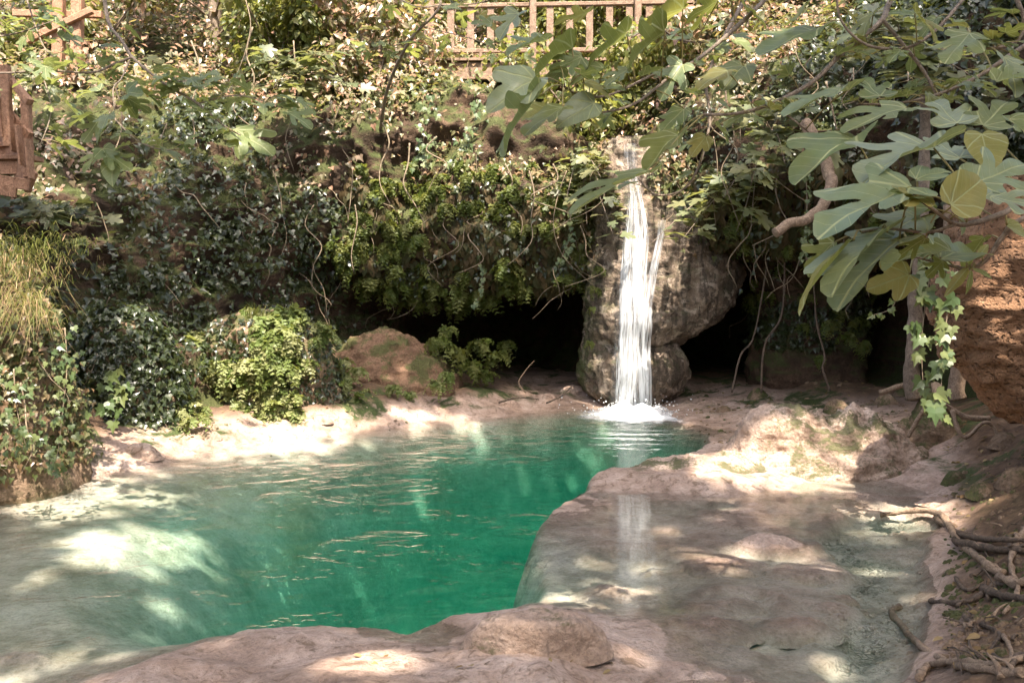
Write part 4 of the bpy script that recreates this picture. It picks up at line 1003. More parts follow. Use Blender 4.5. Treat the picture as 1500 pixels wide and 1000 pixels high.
for mk in ('fig', 'fig_sheen', 'fig_yellow'):
    FL[mk] = {'5': [lobed_leaf(FIG5, 'leaf', M[mk], c, w, s) for c, w, s in ((.6, .5, 1), (.3, .8, 2), (.9, .4, 3), (.2, .7, 13), (.7, 1.0, 14))],
              '3': [lobed_leaf(FIG3, 'leaf', M[mk], c, w, s) for c, w, s in ((.5, .5, 4), (.8, .7, 5), (.4, .8, 15))],
              'd': [lobed_leaf(FIGD, 'leaf', M[mk], c, w, s) for c, w, s in ((.5, .6, 6), (.8, .5, 7))],
              'h': [lobed_leaf(HEART, 'leaf', M[mk], .6, .6, 8)], 'l': [lobed_leaf(LANCE, 'leaf', M[mk], .6, .4, 9, .2)]}
def put_leaf(parent, base, tip, nrm, kind='5', mk='fig', length=None, wid=0.84):
    base = np.asarray(base, float); a = np.asarray(tip, float)-base; L = np.linalg.norm(a); a = a/L
    n = np.asarray(nrm, float); n = n - a*np.dot(n, a); n /= np.linalg.norm(n)+1e-9; x = np.cross(a, n)*wid
    s = length or L
    o = link('leaf', random.choice(FL[mk][kind]), parent)
    off = base - _wloc(parent)
    o.matrix_basis = Matrix(((x[0]*s, a[0]*s, n[0]*s, off[0]), (x[1]*s, a[1]*s, n[1]*s, off[1]), (x[2]*s, a[2]*s, n[2]*s, off[2]), (0, 0, 0, 1)))
    return o
def branch_part(tree, pts, r0, r1, name='branch', sides=8, lump=0.12, mat='fig_bark'):
    if name == 'branch': r0, r1 = r0*.72, r1*.72
    path = smooth_path(pts, 6); V, F = tube(path, np.linspace(r0, r1, len(path)), sides, lump, 5)
    return part(name, V, F, M[mat], tree), path
def px_path(l): return [P(*q) for q in l]

# ---- the fig tree whose boughs reach in from the right
figr = thing('fig_tree', 'fig tree by the tufa rock with big lobed leaves', 'tree', (5.0, 2.0, 0.9))
trunk_pts = [(5.0, 2.0, .5), (4.9, 2.05, 1.2), (4.7, 2.2, 2.0), (4.4, 2.5, 2.8), (4.0, 2.9, 3.5)]
branch_part(figr, trunk_pts, .16, .10, 'trunk', 12)
bl = [
 ([(1700, 240, 2.9), (1600, 270, 2.6), (1500, 296, 2.45), (1470, 312, 2.4), (1425, 327, 2.36), (1400, 328, 2.34), (1378, 315, 2.3), (1345, 290, 2.28)], .016, .006),
 ([(1640, 270, 2.7), (1500, 320, 2.6), (1470, 345, 2.62), (1445, 380, 2.65), (1420, 393, 2.68), (1385, 388, 2.7), (1340, 376, 2.7)], .013, .005),
 ([(1345, -60, 3.9), (1305, 0, 3.8), (1290, 32, 3.7), (1240, 72, 3.6), (1190, 120, 3.5), (1130, 152, 3.4), (1080, 166, 3.3), (1030, 168, 3.25)], .020, .007),
 ([(1292, 28, 3.7), (1320, 62, 3.7), (1350, 100, 3.68), (1372, 138, 3.65)], .012, .009),
 ([(1640, -10, 3.6), (1500, 68, 3.5), (1440, 108, 3.5), (1375, 138, 3.5), (1310, 152, 3.5), (1255, 152, 3.5)], .016, .005),
 ([(1440, -40, 3.8), (1410, 0, 3.7), (1370, 45, 3.6), (1328, 70, 3.55), (1270, 66, 3.5), (1232, 30, 3.5), (1225, -20, 3.5)], .012, .006),
 ([(1475, -60, 3.2), (1490, 0, 3.2), (1500, 30, 3.2), (1488, 62, 3.2), (1440, 70, 3.2), (1415, 45, 3.2)], .014, .006),
 ([(1160, -50, 3.9), (1120, 0, 3.8), (1070, 48, 3.7), (1025, 85, 3.6), (985, 110, 3.5), (930, 152, 3.4), (882, 165, 3.35)], .016, .006),
 ([(1110, -40, 4.2), (1085, 10, 4.1), (1058, 60, 4.0), (1035, 120, 3.9), (1040, 175, 3.85), (1025, 240, 3.8), (1000, 278, 3.8), (960, 285, 3.8), (935, 262, 3.8)], .014, .004),
 ([(1000, 88, 3.6), (940, 118, 3.5), (890, 140, 3.4), (850, 140, 3.3), (825, 125, 3.2)], .009, .005),
 ([(1060, 60, 3.9), (1000, 60, 3.8), (960, 40, 3.7), (925, 55, 3.6)], .009, .005),
 ([(1130, 150, 3.4), (1180, 190, 3.4), (1195, 205, 3.4)], .006, .004),
 ([(1400, 328, 2.34), (1360, 340, 2.3), (1300, 335, 2.28), (1262, 340, 2.25)], .007, .005)]
bpaths = [branch_part(figr, px_path(l), a, b)[1] for l, a, b in bl]
# thick arms that join these boughs to the trunk outside the picture
for a, b in ((P(1345, -60, 3.9), .02), (P(1700, 240, 2.9), .02), (P(1640, -10, 3.6), .018), (P(1160, -50, 3.9), .018), (P(1475, -60, 3.2), .016), (P(1440, -40, 3.8), .014), (P(1110, -40, 4.2), .016), (P(1640, 270, 2.7), .014)):
    t0 = np.array([4.0, 2.9, 3.5]) if a[2] > 2.6 else np.array([4.55, 2.4, 2.4])
    mid = (a+t0)/2 + np.array([.1, .1, .12]); branch_part(figr, [t0, mid, a], .05, b, 'branch', 8)
CF = np.array([0.0, -0.75, 0.55])
hand = [  # base px, tip px, depth at base, depth at tip, normal, outline, colour
 ((1332, 278), (1200, 312), 2.26, 2.16, (-.1, -.42, .9), '5', 'fig'), ((1342, 262), (1392, 243), 2.28, 2.3, (0, -.5, .85), '3', 'fig'),
 ((1300, 340), (1200, 392), 2.25, 2.1, (-.45, -.02, .9), 'd', 'fig'), ((1250, 352), (1146, 436), 2.22, 2.1, (-.72, .12, .6), 'l', 'fig_yellow'),
 ((1318, 352), (1218, 414), 2.3, 2.16, (-.35, -.3, .9), 'd', 'fig'), ((1332, 402), (1276, 420), 2.55, 2.5, (0, -.9, .3), '3', 'fig_yellow'),
 ((1406, 232), (1362, 196), 2.5, 2.65, (0, -.5, .85), '5', 'fig'), ((1368, 217), (1262, 222), 2.45, 2.3, (-.1, -.15, 1), '5', 'fig'),
 ((1254, 203), (1160, 236), 2.9, 2.75, (-.2, -.22, .9), '3', 'fig'), ((1243, 131), (1146, 152), 3.2, 3.1, (-.1, -.12, .95), '3', 'fig'),
 ((1289, 142), (1262, 108), 3.3, 3.45, (0, -.5, .8), '5', 'fig'), ((1328, 158), (1238, 176), 3.0, 2.9, (0, -.35, .9), 'd', 'fig'),
 ((1402, 182), (1368, 140), 2.8, 2.95, (-.1, -.6, .8), '5', 'fig'), ((1440, 185), (1480, 140), 2.8, 2.9, (.1, -.5, .8), '5', 'fig'),
 ((1392, 300), (1452, 254), 2.15, 2.2, (.1, -.95, .2), 'h', 'fig_yellow'), ((1436, 290), (1392, 262), 2.2, 2.3, (0, -.7, .7), '3', 'fig'),
 ((1430, 268), (1508, 232), 2.3, 2.35, (.1, -.7, .7), '5', 'fig'), ((1450, 288), (1530, 300), 2.25, 2.2, (.1, -.6, .75), '5', 'fig'),
 ((1438, 198), (1456, 244), 2.5, 2.4, (-.2, -.9, .2), 'h', 'fig_yellow'), ((1378, 378), (1438, 352), 2.6, 2.7, (0, -.6, .8), '3', 'fig'),
 ((1392, 368), (1322, 362), 2.55, 2.5, (0, -.45, .85), 'd', 'fig_yellow'), ((1418, 392), (1388, 428), 2.6, 2.55, (-.3, -.8, .2), 'l', 'fig_yellow'),
 ((1422, 395), (1420, 430), 2.6, 2.58, (.2, -.9, .1), 'l', 'fig_yellow'), ((1424, 394), (1458, 405), 2.6, 2.6, (0, -.8, .5), 'l', 'fig_yellow'), ((1430, 380), (1452, 352), 2.62, 2.66, (0, -.8, .5), 'l', 'fig_yellow'),
 ((1350, 318), (1290, 338), 2.4, 2.3, (0, -.3, .9), '3', 'fig'), ((1475, 330), (1520, 350), 2.4, 2.4, (0, -.6, .8), '3', 'fig_yellow'), ((1395, 300), (1420, 340), 2.5, 2.5, (0, -.5, .8), '3', 'fig'),
 ((1200, 44), (1112, 62), 3.5, 3.35, (-.1, -.3, .9), '3', 'fig'), ((1420, 50), (1385, 85), 3.1, 3.0, (0, -.4, .8), '5', 'fig'), ((1470, 85), (1500, 130), 3.0, 2.9, (.2, -.5, .8), '5', 'fig'),
 ((1460, 120), (1520, 100), 2.9, 2.9, (0, -.5, .85), '5', 'fig'), ((1478, 175), (1530, 205), 2.7, 2.6, (0, -.5, .85), '5', 'fig'),
 ((784, 116), (716, 148), 2.95, 2.85, (-.1, -.85, .5), '3', 'fig'), ((792, 140), (712, 206), 2.95, 2.8, (-.8, .1, .5), 'd', 'fig'), ((824, 158), (764, 188), 3.1, 3.0, (-.2, -.4, .8), '3', 'fig_yellow'),
 ((870, 152), (816, 178), 3.2, 3.15, (0, -.8, .4), 'h', 'fig'), ((838, 70), (768, 98), 3.3, 3.2, (-.1, .35, .9), '3', 'fig_yellow'), ((852, 84), (806, 102), 3.3, 3.25, (0, -.8, .5), '5', 'fig'),
 ((918, 50), (848, 88), 3.4, 3.3, (-.1, .4, .9), '5', 'fig_yellow'), ((974, 48), (900, 86), 3.3, 3.2, (0, .5, .85), '5', 'fig_yellow'), ((1000, 12), (930, 34), 3.4, 3.3, (0, .4, .9), '3', 'fig_yellow'),
 ((1000, 95), (968, 136), 3.5, 3.45, (0, -.7, .5), '5', 'fig'), ((884, 100), (836, 112), 3.3, 3.25, (0, -.5, .8), '3', 'fig'), ((920, 102), (886, 120), 3.2, 3.15, (0, -.5, .8), 'd', 'fig'),
 ((994, 197), (940, 234), 3.3, 3.2, (-.2, -.3, .9), '3', 'fig_yellow'), ((952, 252), (832, 288), 3.2, 3.0, (-.15, -.08, 1), 'd', 'fig'), ((1002, 160), (968, 188), 3.4, 3.35, (0, -.5, .8), '3', 'fig'),
 ((1052, 2), (1000, 28), 3.3, 3.25, (0, .5, .9), '5', 'fig_yellow'), ((1065, 104), (1022, 122), 3.4, 3.3, (0, -.3, .9), '3', 'fig_yellow'), ((1090, 96), (1060, 124), 3.5, 3.4, (0, -.6, .7), '3', 'fig'),
 ((1034, 200), (1012, 226), 3.5, 3.45, (0, -.6, .6), '3', 'fig_yellow'), ((1190, 0), (1160, 24), 3.5, 3.4, (0, .4, .9), '5', 'fig_yellow'), ((1280, 20), (1258, 40), 3.6, 3.5, (0, .3, .9), '5', 'fig_yellow'),
 ((1340, 20), (1380, 50), 3.5, 3.4, (0, .3, .9), '5', 'fig_yellow'), ((1090, 10), (1130, 40), 3.8, 3.7, (0, .3, .9), '3', 'fig_yellow'), ((800, 60), (742, 62), 4.2, 4.1, (0, -.3, .9), '5', 'fig'),
 ((760, 20), (728, 45), 4.6, 4.5, (0, -.5, .8), '5', 'fig'), ((720, 35), (690, 30), 4.8, 4.8, (0, -.7, .5), '5', 'fig'), ((860, 20), (810, 30), 4.2, 4.1, (0, .3, .9), '5', 'fig_yellow')]
pet = []
allb = np.vstack(bpaths)
n_near = 0
for b, t, d0, d1, nm, kd, mk in hand:
    B, T = P(b[0], b[1], d0), P(t[0], t[1], d1)
    put_leaf(figr, B, T, nm, kd, 'fig_sheen' if mk == 'fig' and (d0 < 2.6 or n_near % 3 == 0) else mk); n_near += 1
    a = allb[np.argmin(((allb-B)**2).sum(1))]
    if np.linalg.norm(a-B) < 0.5: pet.append(tube(smooth_path([a, (a+B)/2+np.array([0, 0, .015]), B], 3), .0028, 5))
def clothe(paths, tree, num, Lr, pets, mk='fig', start=0.15, lo=(0, -.35, .9), yel=0.25, shapes='55533d'):
    """leaves on stalks set along boughs"""
    done_ = 0
    for k in range(num):
        pth = paths[rng.integers(len(paths))]; i = int((start + (1-start)*rng.random()**0.8)*(len(pth)-1))
        a = pth[i]; d = rng.normal(size=3)*np.array([1, .8, .5]) + np.array([0, -.2, .15]); d /= np.linalg.norm(d)
        L = Lr*(0.6+0.7*rng.random()); B = a + d*L*(0.5+.5*rng.random())
        ax_ = np.array([d[0], d[1], d[2]*.3-0.18]) + rng.normal(size=3)*0.25; ax_ /= np.linalg.norm(ax_)
        nm = np.array(lo) + rng.normal(size=3)*0.3
        put_leaf(tree, B, B+ax_*L, nm, random.choice(shapes), 'fig_yellow' if rng.random() < yel else mk)
        pets.append(tube(smooth_path([a, (a+B)/2+np.array([0, 0, .01]), B], 2), .0024, 4))
clothe([bpaths[i] for i in (2, 4, 5, 6, 7, 8, 9, 10, 3)], figr, 110, .095, pet)
clothe([bpaths[i] for i in (0, 1, 12)], figr, 8, .10, pet, yel=0.3)
V, F = join(pet); o = part('leaf_stalks', V, F, M['petiole'], figr); o['kind'] = 'stuff'

# ---- fig boughs over the left slope
figl = thing('fig_tree', 'fig tree on the ivy slope with thin boughs over the cliff', 'tree', (-7.6, 7.0, 0.5))
branch_part(figl, [(-7.6, 7, .4), (-7.4, 6.9, 1.6), (-6.6, 6.8, 3.0), (-5.2, 6.7, 4.4), (-4.0, 6.6, 4.9), P(150, -40, 6.6)], .15, .045, 'trunk', 10)
ll = [([(150, -40, 6.6), (158, 30, 6.5), (180, 62, 6.4), (195, 85, 6.3), (240, 122, 6.2), (290, 152, 6.1), (325, 182, 6.0), (352, 198, 5.9)], .022, .007),
      ([(193, 84, 6.3), (165, 95, 6.3), (135, 106, 6.3), (60, 104, 6.4), (0, 107, 6.5), (-80, 100, 6.6)], .014, .008),
      ([(190, 88, 6.3), (178, 115, 6.2), (166, 130, 6.1), (168, 162, 6.0)], .010, .005),
      ([(240, 122, 6.2), (300, 118, 6.2), (345, 128, 6.2)], .008, .004), ([(160, 165, 6.2), (200, 205, 6.1), (245, 220, 6.0), (288, 210, 6.0)], .009, .004),
      ([(60, 104, 6.4), (75, 160, 6.3), (60, 210, 6.2)], .008, .004), ([(-60, 60, 6.8), (20, 50, 6.7), (80, 30, 6.6)], .012, .005), ([(30, -30, 7), (60, 60, 6.8), (80, 85, 6.7)], .010, .006),
      ([(290, 152, 6.1), (350, 140, 6.1), (420, 160, 6.1)], .008, .004)]
lp = [branch_part(figl, px_path(l), a, b)[1] for l, a, b in ll]
petl = []
clothe(lp, figl, 125, .155, petl, lo=(0, -.25, .95), yel=0.08, shapes='5553d')
for b, t, k in (((345, 190), (400, 222), '5'), ((350, 198), (352, 228), '3'), ((165, 238), (162, 268), 'h'), ((155, 225), (190, 242), 'd'), ((150, 222), (118, 245), 'd'), ((150, 218), (165, 240), '3'), ((420, 165), (455, 178), 'd'), ((300, 140), (285, 118), '5')):
    put_leaf(figl, P(*b, 6.0), P(*t, 5.9), (0, -.6, .75), k, 'fig')
V, F = join(petl); o = part('leaf_stalks', V, F, M['petiole'], figl); o['kind'] = 'stuff'
# ---- thin fig bough hanging in front of the footbridge
figm = thing('fig_tree', 'young fig rooted on the cliff edge with leaves before the footbridge', 'tree', P(556, 200, 13.5))
root_m = P(556, 200, 13.5)
branch_part(figm, [root_m, P(568, 130, 12.6), P(600, 60, 11.7), P(645, 8, 11.5), P(625, -30, 11.5)], .030, .014, 'trunk', 8)
lm = [branch_part(figm, px_path(l), a, b)[1] for l, a, b in (([(645, 8, 11.5), (700, 5, 11.4), (745, -10, 11.4)], .014, .008), ([(600, 60, 11.7), (560, 72, 11.5), (530, 70, 11.4)], .014, .006), ([(645, 8, 11.5), (610, 10, 11.3), (570, -10, 11.2)], .012, .008), ([(620, 40, 11.6), (700, 60, 11.3), (760, 90, 11.2)], .010, .005))]
petm = []
clothe(lm, figm, 46, .26, petm, lo=(0, -.5, .8), yel=0.3)
V, F = join(petm); o = part('leaf_stalks', V, F, M['petiole'], figm); o['kind'] = 'stuff'
# ---- young figs rooted in the cliff right of the fall, seen small
def small_fig(label, root, ends, num, L, seed):
    t = thing('fig_sapling', label, 'fig sapling', root); ps = []
    for e in ends:
        mid = (np.array(root)+np.array(e))/2 + np.array([0, 0, .12])
        _, p_ = branch_part(t, [root, mid, e], .014, .005); ps.append(p_)
    pl_ = []; pts_, nms_, axs_, szs_ = [], [], [], []
    for k in range(num):
        p_ = ps[rng.integers(len(ps))]; a = p_[int((.25+.75*rng.random())*(len(p_)-1))]
        d = rng.normal(size=3)*np.array([1, .7, .35]); d /= np.linalg.norm(d); B = a + d*L*.6
        pts_.append(B); nms_.append(np.array([0, -.35, .9])+rng.normal(size=3)*.22); axs_.append(np.array([d[0], d[1], -.15])); szs_.append(L*(.6+.6*rng.random()))
        pl_.append(tube(np.array([a, B]), .003, 3))
    V, F = leaf_cloud(LOBED, np.array(pts_), np.array(nms_), np.array(axs_), np.array(szs_))
    o = part('foliage', V, F, M['fig_far'], t); o['kind'] = 'stuff'
    V, F = join(pl_); o = part('leaf_stalks', V, F, M['petiole'], t); o['kind'] = 'stuff'
small_fig('fig sapling leaning out over the waterfall from the ivy curtain side', P(1110, 240, 12.4), [P(1010, 330, 11.6), P(1060, 290, 11.6), P(1000, 350, 11.4), P(1100, 330, 11.4), P(950, 360, 11.5)], 130, .24, 1)
small_fig('fig sapling on the cliff edge between cave mouth and waterfall', P(850, 230, 13.4), [P(890, 300, 12.7), P(860, 330, 12.7), P(900, 350, 12.5), P(830, 290, 12.8), P(880, 260, 12.6)], 110, .22, 2)
small_fig('fig sapling spreading low on the ivy slope by the wooden steps', P(70, 330, 10.6), [P(20, 300, 9.9), P(110, 310, 9.9), P(150, 325, 9.8), P(60, 310, 9.6)], 120, .2, 3)
small_fig('fig sapling in the shade of the ivy wall', P(1130, 190, 11.6), [P(1180, 150, 10.8), P(1090, 170, 10.8), P(1150, 240, 10.6), P(1220, 240, 10.6), P(1100, 270, 10.8)], 130, .24, 4)
small_fig('fig sapling with drooping leaves against the cliff above the bent limb', P(1330, 90, 9.6), [P(1260, 60, 8.8), P(1330, 130, 8.6), P(1400, 80, 8.6), P(1450, 130, 8.6), P(1300, 20, 8.8)], 130, .24, 5)
small_fig('fig sapling pale in the sun above the cliff edge', P(430, 110, 13), [P(480, 80, 12.2), P(400, 130, 12.2), P(440, 170, 12.2), P(520, 130, 12.4), P(380, 80, 12.2)], 120, .22, 6)
# ================================================================== TIMBER
bridge = thing('footbridge', 'weathered wooden footbridge with slatted railing crossing above the fall', 'bridge', (0.5, 16.0, 5.6))
def bp(name, a, b, w, h, parent=bridge, mat='timber'):
    V, F = beam(a, b, w, h, 0.004); return part(name, V, F, M[mat], parent, smooth=False)
YB = 15.6
zt = lambda px: P(px, 0, YB)[0]
def Z(py, D=YB): return P(750, py, D)[2]
x0, x1 = zt(606), zt(1010)
bp('side_beam', (x0, YB, Z(110)), (x1, YB, Z(110)), .08, Z(98)-Z(122))
bp('side_beam', (x0, YB+1.5, Z(110)), (x1, YB+1.5, Z(110)), .08, .3)
for k in range(20):
    xa = x0 + (x1-x0)*(k+.5)/20; bp('deck_plank', (xa, YB-.10, Z(96)+.02), (xa, YB+1.65, Z(96)+.02), (x1-x0)/20-.02, .045)
for px in (634, 780, 930):
    for dy in (-.07,):
        bp('post', (zt(px), YB+dy, Z(120) if dy < 0 else Z(100)), (zt(px), YB+dy, Z(-25)), .12, .12)
for dy in (-.0,):
    bp('handrail', (x0, YB+dy, Z(19)), (x1, YB+dy, Z(12)), .09, .07)
    bp('lower_rail', (x0, YB+dy, Z(82)), (x1, YB+dy, Z(78)), .07, .07)
k = 0
for px in np.arange(662, 1005, 28.5):
    if min(abs(px-q) for q in (524, 634, 780, 930, 1080, 1230)) < 11: continue
    bp('baluster', (zt(px), YB, Z(80)), (zt(px), YB, Z(16)), .125, .04)
bp('block', (zt(705), YB-.02, Z(95)), (zt(705), YB-.02, Z(84)), .06, .06)
# wooden steps at the left edge
steps = thing('wooden_steps', 'reddish wooden steps with plank railing among the brambles ', 'steps', P(0, 280, 9.6))
def slat(a, b): bp('plank', a, b, .025, .11, steps, 'timber_red')
for k in range(7):     # upright boards of the step railing
    a = P(46-13*k, 262-20*k, 9.1+.05*k); slat(a, a+np.array([-.02+.02*rng.normal(), .01, .42]))
for k in range(6):
    a = P(38-14*k, 232-18*k, 9.4+.12*k); bp('tread', a+np.array([-1.1, .1, 0]), a+np.array([.12, 0, 0]), .26, .05, steps, 'timber_red')
    bp('riser', a+np.array([-1.1, .0, -.1]), a+np.array([.10, -.06, -.1]), .03, .16, steps, 'timber_red')
bp('stringer', P(46, 268, 9.25), P(-80, 80, 10.2), .07, .26, steps, 'timber_red')
bp('stringer', P(-80, 250, 9.7), P(-150, 120, 10.6), .07, .26, steps, 'timber_red')
for px, py in ((42, 260), (12, 215), (-30, 170)):
    bp('post', P(px, py, 9.25+(.0)), P(px-4, py-118, 9.25), .09, .09, steps, 'timber_red')
bp('handrail', P(44, 150, 9.2), P(-60, 30, 9.6), .08, .07, steps, 'timber_red')
bp('middle_rail', P(44, 200, 9.2), P(-60, 85, 9.6), .05, .09, steps, 'timber_red')
for px, py, D in ((20, 262, 9.2), (0, 272, 9.2), (-16, 262, 9.2)):
    bp('plank', P(px-40, py, D), P(px+24, py+9, D), .03, .12, steps, 'timber_red')
fence = thing('wooden_fence', 'rough brown timber frame half hidden in the brambles above the steps', 'fence', P(95, 120, 13))
for px in (85, 112): bp('post', P(px, 125, 13), P(px+2, -30, 13), .16, .14, fence, 'timber_red')
bp('brace', P(40, 60, 12.9), P(135, 15, 12.9), .09, .10, fence, 'timber_red')
bp('rail', P(20, 20, 13.1), P(150, 22, 13.1), .08, .10, fence, 'timber_red')
# ================================================================== TREES BEHIND
def crown(centres, radii, num, size, tmpl, up=0.6):
    k = rng.integers(len(centres), size=num); d = rng.normal(size=(num, 3)); d /= np.linalg.norm(d, axis=1, keepdims=True)
    r = rng.random(num)**0.4
    p = np.array(centres)[k] + d*(np.array(radii)[k]*r)[:, None]*np.array([1, 1, .75])
    return leaf_cloud(tmpl, p, d*0.6 + np.array([0, -.2, up]) + jit(num, .45), d*0.5 + np.array([0, 0, -.4]) + jit(num, .4), size*(.6+.8*rng.random(num)))
def hill_z(x, y):
    i = int(np.argmin(np.abs(CP[:, 0, 0]-x))); c = CP[i, 200:]; return float(np.interp(y, c[:, 1], c[:, 2]))
tl = ['slender pale-trunked tree on the slope beyond the steps', 'leafy tree behind the timber frame', 'bright tree over the brambles above the ivy slope', 'twin-stemmed tree just before the footbridge', 'tree with sunlit crown just behind the shrub-covered end of the footbridge',
      'dark-trunked tree behind the middle of the footbridge', 'yellow-green tree behind the footbridge above the stream', 'tree behind the far part of the footbridge', 'tree crowding the cliff top past the footbridge', 'tree on the cliff above the bent limb behind the fig boughs', 'far tree high on the hill above the ivy slope', 'far tree high on the hill beyond the footbridge', 'far tree high on the hill above the tufa rock', 'small tree leaning over the stream head']
tp_ = [(-9, 15.5), (-7.3, 17), (-5.6, 16.2), (-3.8, 17.5), (-2.6, 19), (-.8, 19.5), (1.0, 20.5), (3.2, 19), (5.2, 17), (7.6, 15), (-8, 25), (0, 27), (7, 25), (2.2, 18)]
for k, (x, y) in enumerate(tp_):
    z = hill_z(x, y) - .1; H = 5.5 + 2.5*rng.random() + (2.5 if y > 24 else 0)
    t = thing('broadleaf_tree', tl[k], 'tree', (x, y, z))
    lean = rng.normal(size=2)*.35
    pth = [(x, y, z), (x+lean[0]*.3, y+lean[1]*.3, z+H*.3), (x+lean[0], y+lean[1], z+H*.65), (x+lean[0]*1.3, y, z+H*.9)]
    pth = smooth_path(pth, 6); V, F = tube(pth, np.linspace(.11+.05*rng.random(), .03, len(pth)), 9, .1, k); part('trunk', V, F, M['bark'], t)
    cs, rs = [], []; lim = []
    for j in range(13):
        i = rng.integers(int(len(pth)*.12), len(pth)); a = pth[i]; th = rng.random()*6.28; r_ = (.7+1.3*rng.random())
        e = a + np.array([math.cos(th)*r_, math.sin(th)*r_, .3+.5*rng.random()]); cs.append(e); rs.append(.55+.55*rng.random())
        lim.append(tube(smooth_path([a, (a+e)/2+np.array([0, 0, .1]), e], 3), np.linspace(.03, .008, 7), 5))
    V, F = join(lim); part('limbs', V, F, M['bark'], t)['kind'] = 'stuff'
    V, F = crown(cs, rs, 3000, .15, OVAL); part('crown', V, F, M['tree_leaf'], t, smooth=False)['kind'] = 'stuff'

# shrubs that close the view under the crowns
shl = ['sun-bleached shrub behind the shrub-covered end of the footbridge', 'bright shrub behind the footbridge railing', 'rounded shrub on the slope beyond the brambles', 'leafy shrub beside the timber frame', 'tall shrub above the steps', 'shrub between the far tree trunks', 'pale shrub over the stream head', 'dense shrub behind the far half of the footbridge', 'shrub on the cliff top behind the fig boughs', 'dark shrub at the top of the cliff above the bent limb', 'yellowish shrub far behind the bridge', 'grey-green shrub far up the slope by the steps', 'sprawling shrub over the bramble tangle', 'broad shrub closing the gap beyond the stream', 'leafy shrub screening the shrub-covered end of the footbridge', 'shrub leaning on the first post of the footbridge', 'shrub growing up before the far half of the footbridge', 'bush hiding the far end of the footbridge', 'bush on the cliff edge before the footbridge above the waterfall']
for k, (x, y, h) in enumerate([(-3.4, 17.6, 2.2), (-1.2, 18.2, 2.4), (-5.2, 18.6, 2.4), (-7.6, 15.4, 2.0), (-9.4, 14.4, 2.4), (-6.6, 20, 3.2), (1.2, 18.4, 2.4), (3.6, 17.6, 2.3), (6.2, 15.6, 2.2), (8.6, 13.6, 2.4), (0, 22, 4), (-9.5, 19, 3.4), (-4.4, 15.6, 1.4), (3.4, 22.5, 4), (-4.0, 14.9, 2.3), (-2.35, 14.9, 1.9), (2.3, 15.0, 1.8), (3.9, 14.9, 2.0), (1.45, 14.9, 1.9)]):
    z = hill_z(x, y) - .05; t = thing('shrub', shl[k], 'shrub', (x, y, z)); cs, rs, lim = [], [], []
    for j in range(12):
        e = np.array([x + rng.normal()*.75, y + rng.normal()*.4, z + h*(.15+.8*rng.random())]); cs.append(e); rs.append(.35+.35*rng.random())
        lim.append(tube(smooth_path([(x+rng.normal()*.1, y, z), (x*.5+e[0]*.5, y, z+(e[2]-z)*.6), e], 3), np.linspace(.03, .008, 7), 5))
    V, F = join(lim); part('stems', V, F, M['bark'], t)['kind'] = 'stuff'
    V, F = crown(cs, rs, 2600, .13, OVAL); part('crown', V, F, M['bush' if k % 2 else 'tree_leaf'], t, smooth=False)['kind'] = 'stuff'

# ================================================================== OVERHANGING TREES OUT OF FRAME (they make the dappled shade)
e1 = np.cross(SUN, [0, 0, 1.0]); e1 /= np.linalg.norm(e1); e2 = np.cross(SUN, e1)
def s2(p): p = np.asarray(p); return np.stack([p @ e1, p @ e2], -1)
gaps = [  # crown gaps shaped so that sunlight lands here: photo pixel, depth, radius in metres
 (210,640,9.3,.40),(260,625,9.7,.5),(340,628,9.9,.40),(430,625,10.4,.34),(510,617,11.1,.28),(600,608,11.8,.26),(660,607,12.1,.2),(150,690,8.5,.3),
 (290,545,10.9,.55),(390,525,10.9,.55),(450,550,10.9,.35),(340,580,10.7,.4),(265,600,10.1,.35),(470,600,10.6,.12),(360,490,10.8,.2),
 (20,390,7.3,.75),(60,480,7.1,.6),(80,560,7.1,.5),(80,640,7.1,.3),(90,690,7.0,.15),
 (60,120,13,1.3),(180,40,15,1.4),(330,30,15,1.3),(480,40,15,1.1),(560,110,14,.5),(420,120,13.2,.4),(375,205,6.0,.14),(150,110,6.2,.10),(530,200,13.4,.3),(250,110,13,.4),(480,175,13.4,.25),
 (555,320,13.3,.14),(505,415,12.9,.28),(520,270,13.4,.16),(215,345,12.2,.25),(300,470,12,.15),(75,260,10.6,.5),(170,460,9.8,.12),(590,500,12.4,.09),
 (700,70,15.6,1.0),(620,60,15.5,.8),(860,70,15.6,.8),(735,190,13.6,.42),(650,165,13.8,.25),(600,330,13.2,.10),(760,130,14.5,.4),(900,100,16,.8),(1040,80,16,.9),(960,190,13.6,.35),(1060,30,14,.6),
 (1090,672,8.4,.36),(1150,690,8.25,.36),(1125,640,8.5,.25),(1225,655,8.45,.25),(1270,660,8.5,.2),(1040,690,8.2,.2),(1250,690,8.2,.10),(1060,705,8.0,.12),(1200,712,7.9,.14),
 (1050,825,5.75,.06),(1135,800,5.95,.08),
 (985,455,12.9,.16),(990,545,12.9,.17),(930,330,12.9,.28),(945,545,12.8,.18),(918,400,12.9,.28),(922,470,12.85,.28),(925,540,12.8,.28),(920,606,12.5,.4),(985,245,13,.3),(1000,310,12.9,.10),(975,355,11.6,.2),(960,320,11.6,.2),
 (200,775,6.6,.36),(270,745,7.2,.22),(120,790,6.3,.18),(85,950,4.3,.14),
 (570,985,4.0,.16),(1440,470,6.1,.35),(1470,560,6.1,.15),
 (985,40,3.5,.24),(890,75,3.5,.12),(1080,20,3.6,.06),(760,60,4,.05),(1200,60,11,.3),(1150,100,11,.25),(1180,40,12,.3),(1300,60,9,.15),(1430,120,9,.12),(1400,55,9,.2),
 (700,615,12.0,.15)]
gc = np.array([s2(P(a, b, d)) for a, b, d, r in gaps]); gr = np.array([r for *_, r in gaps])
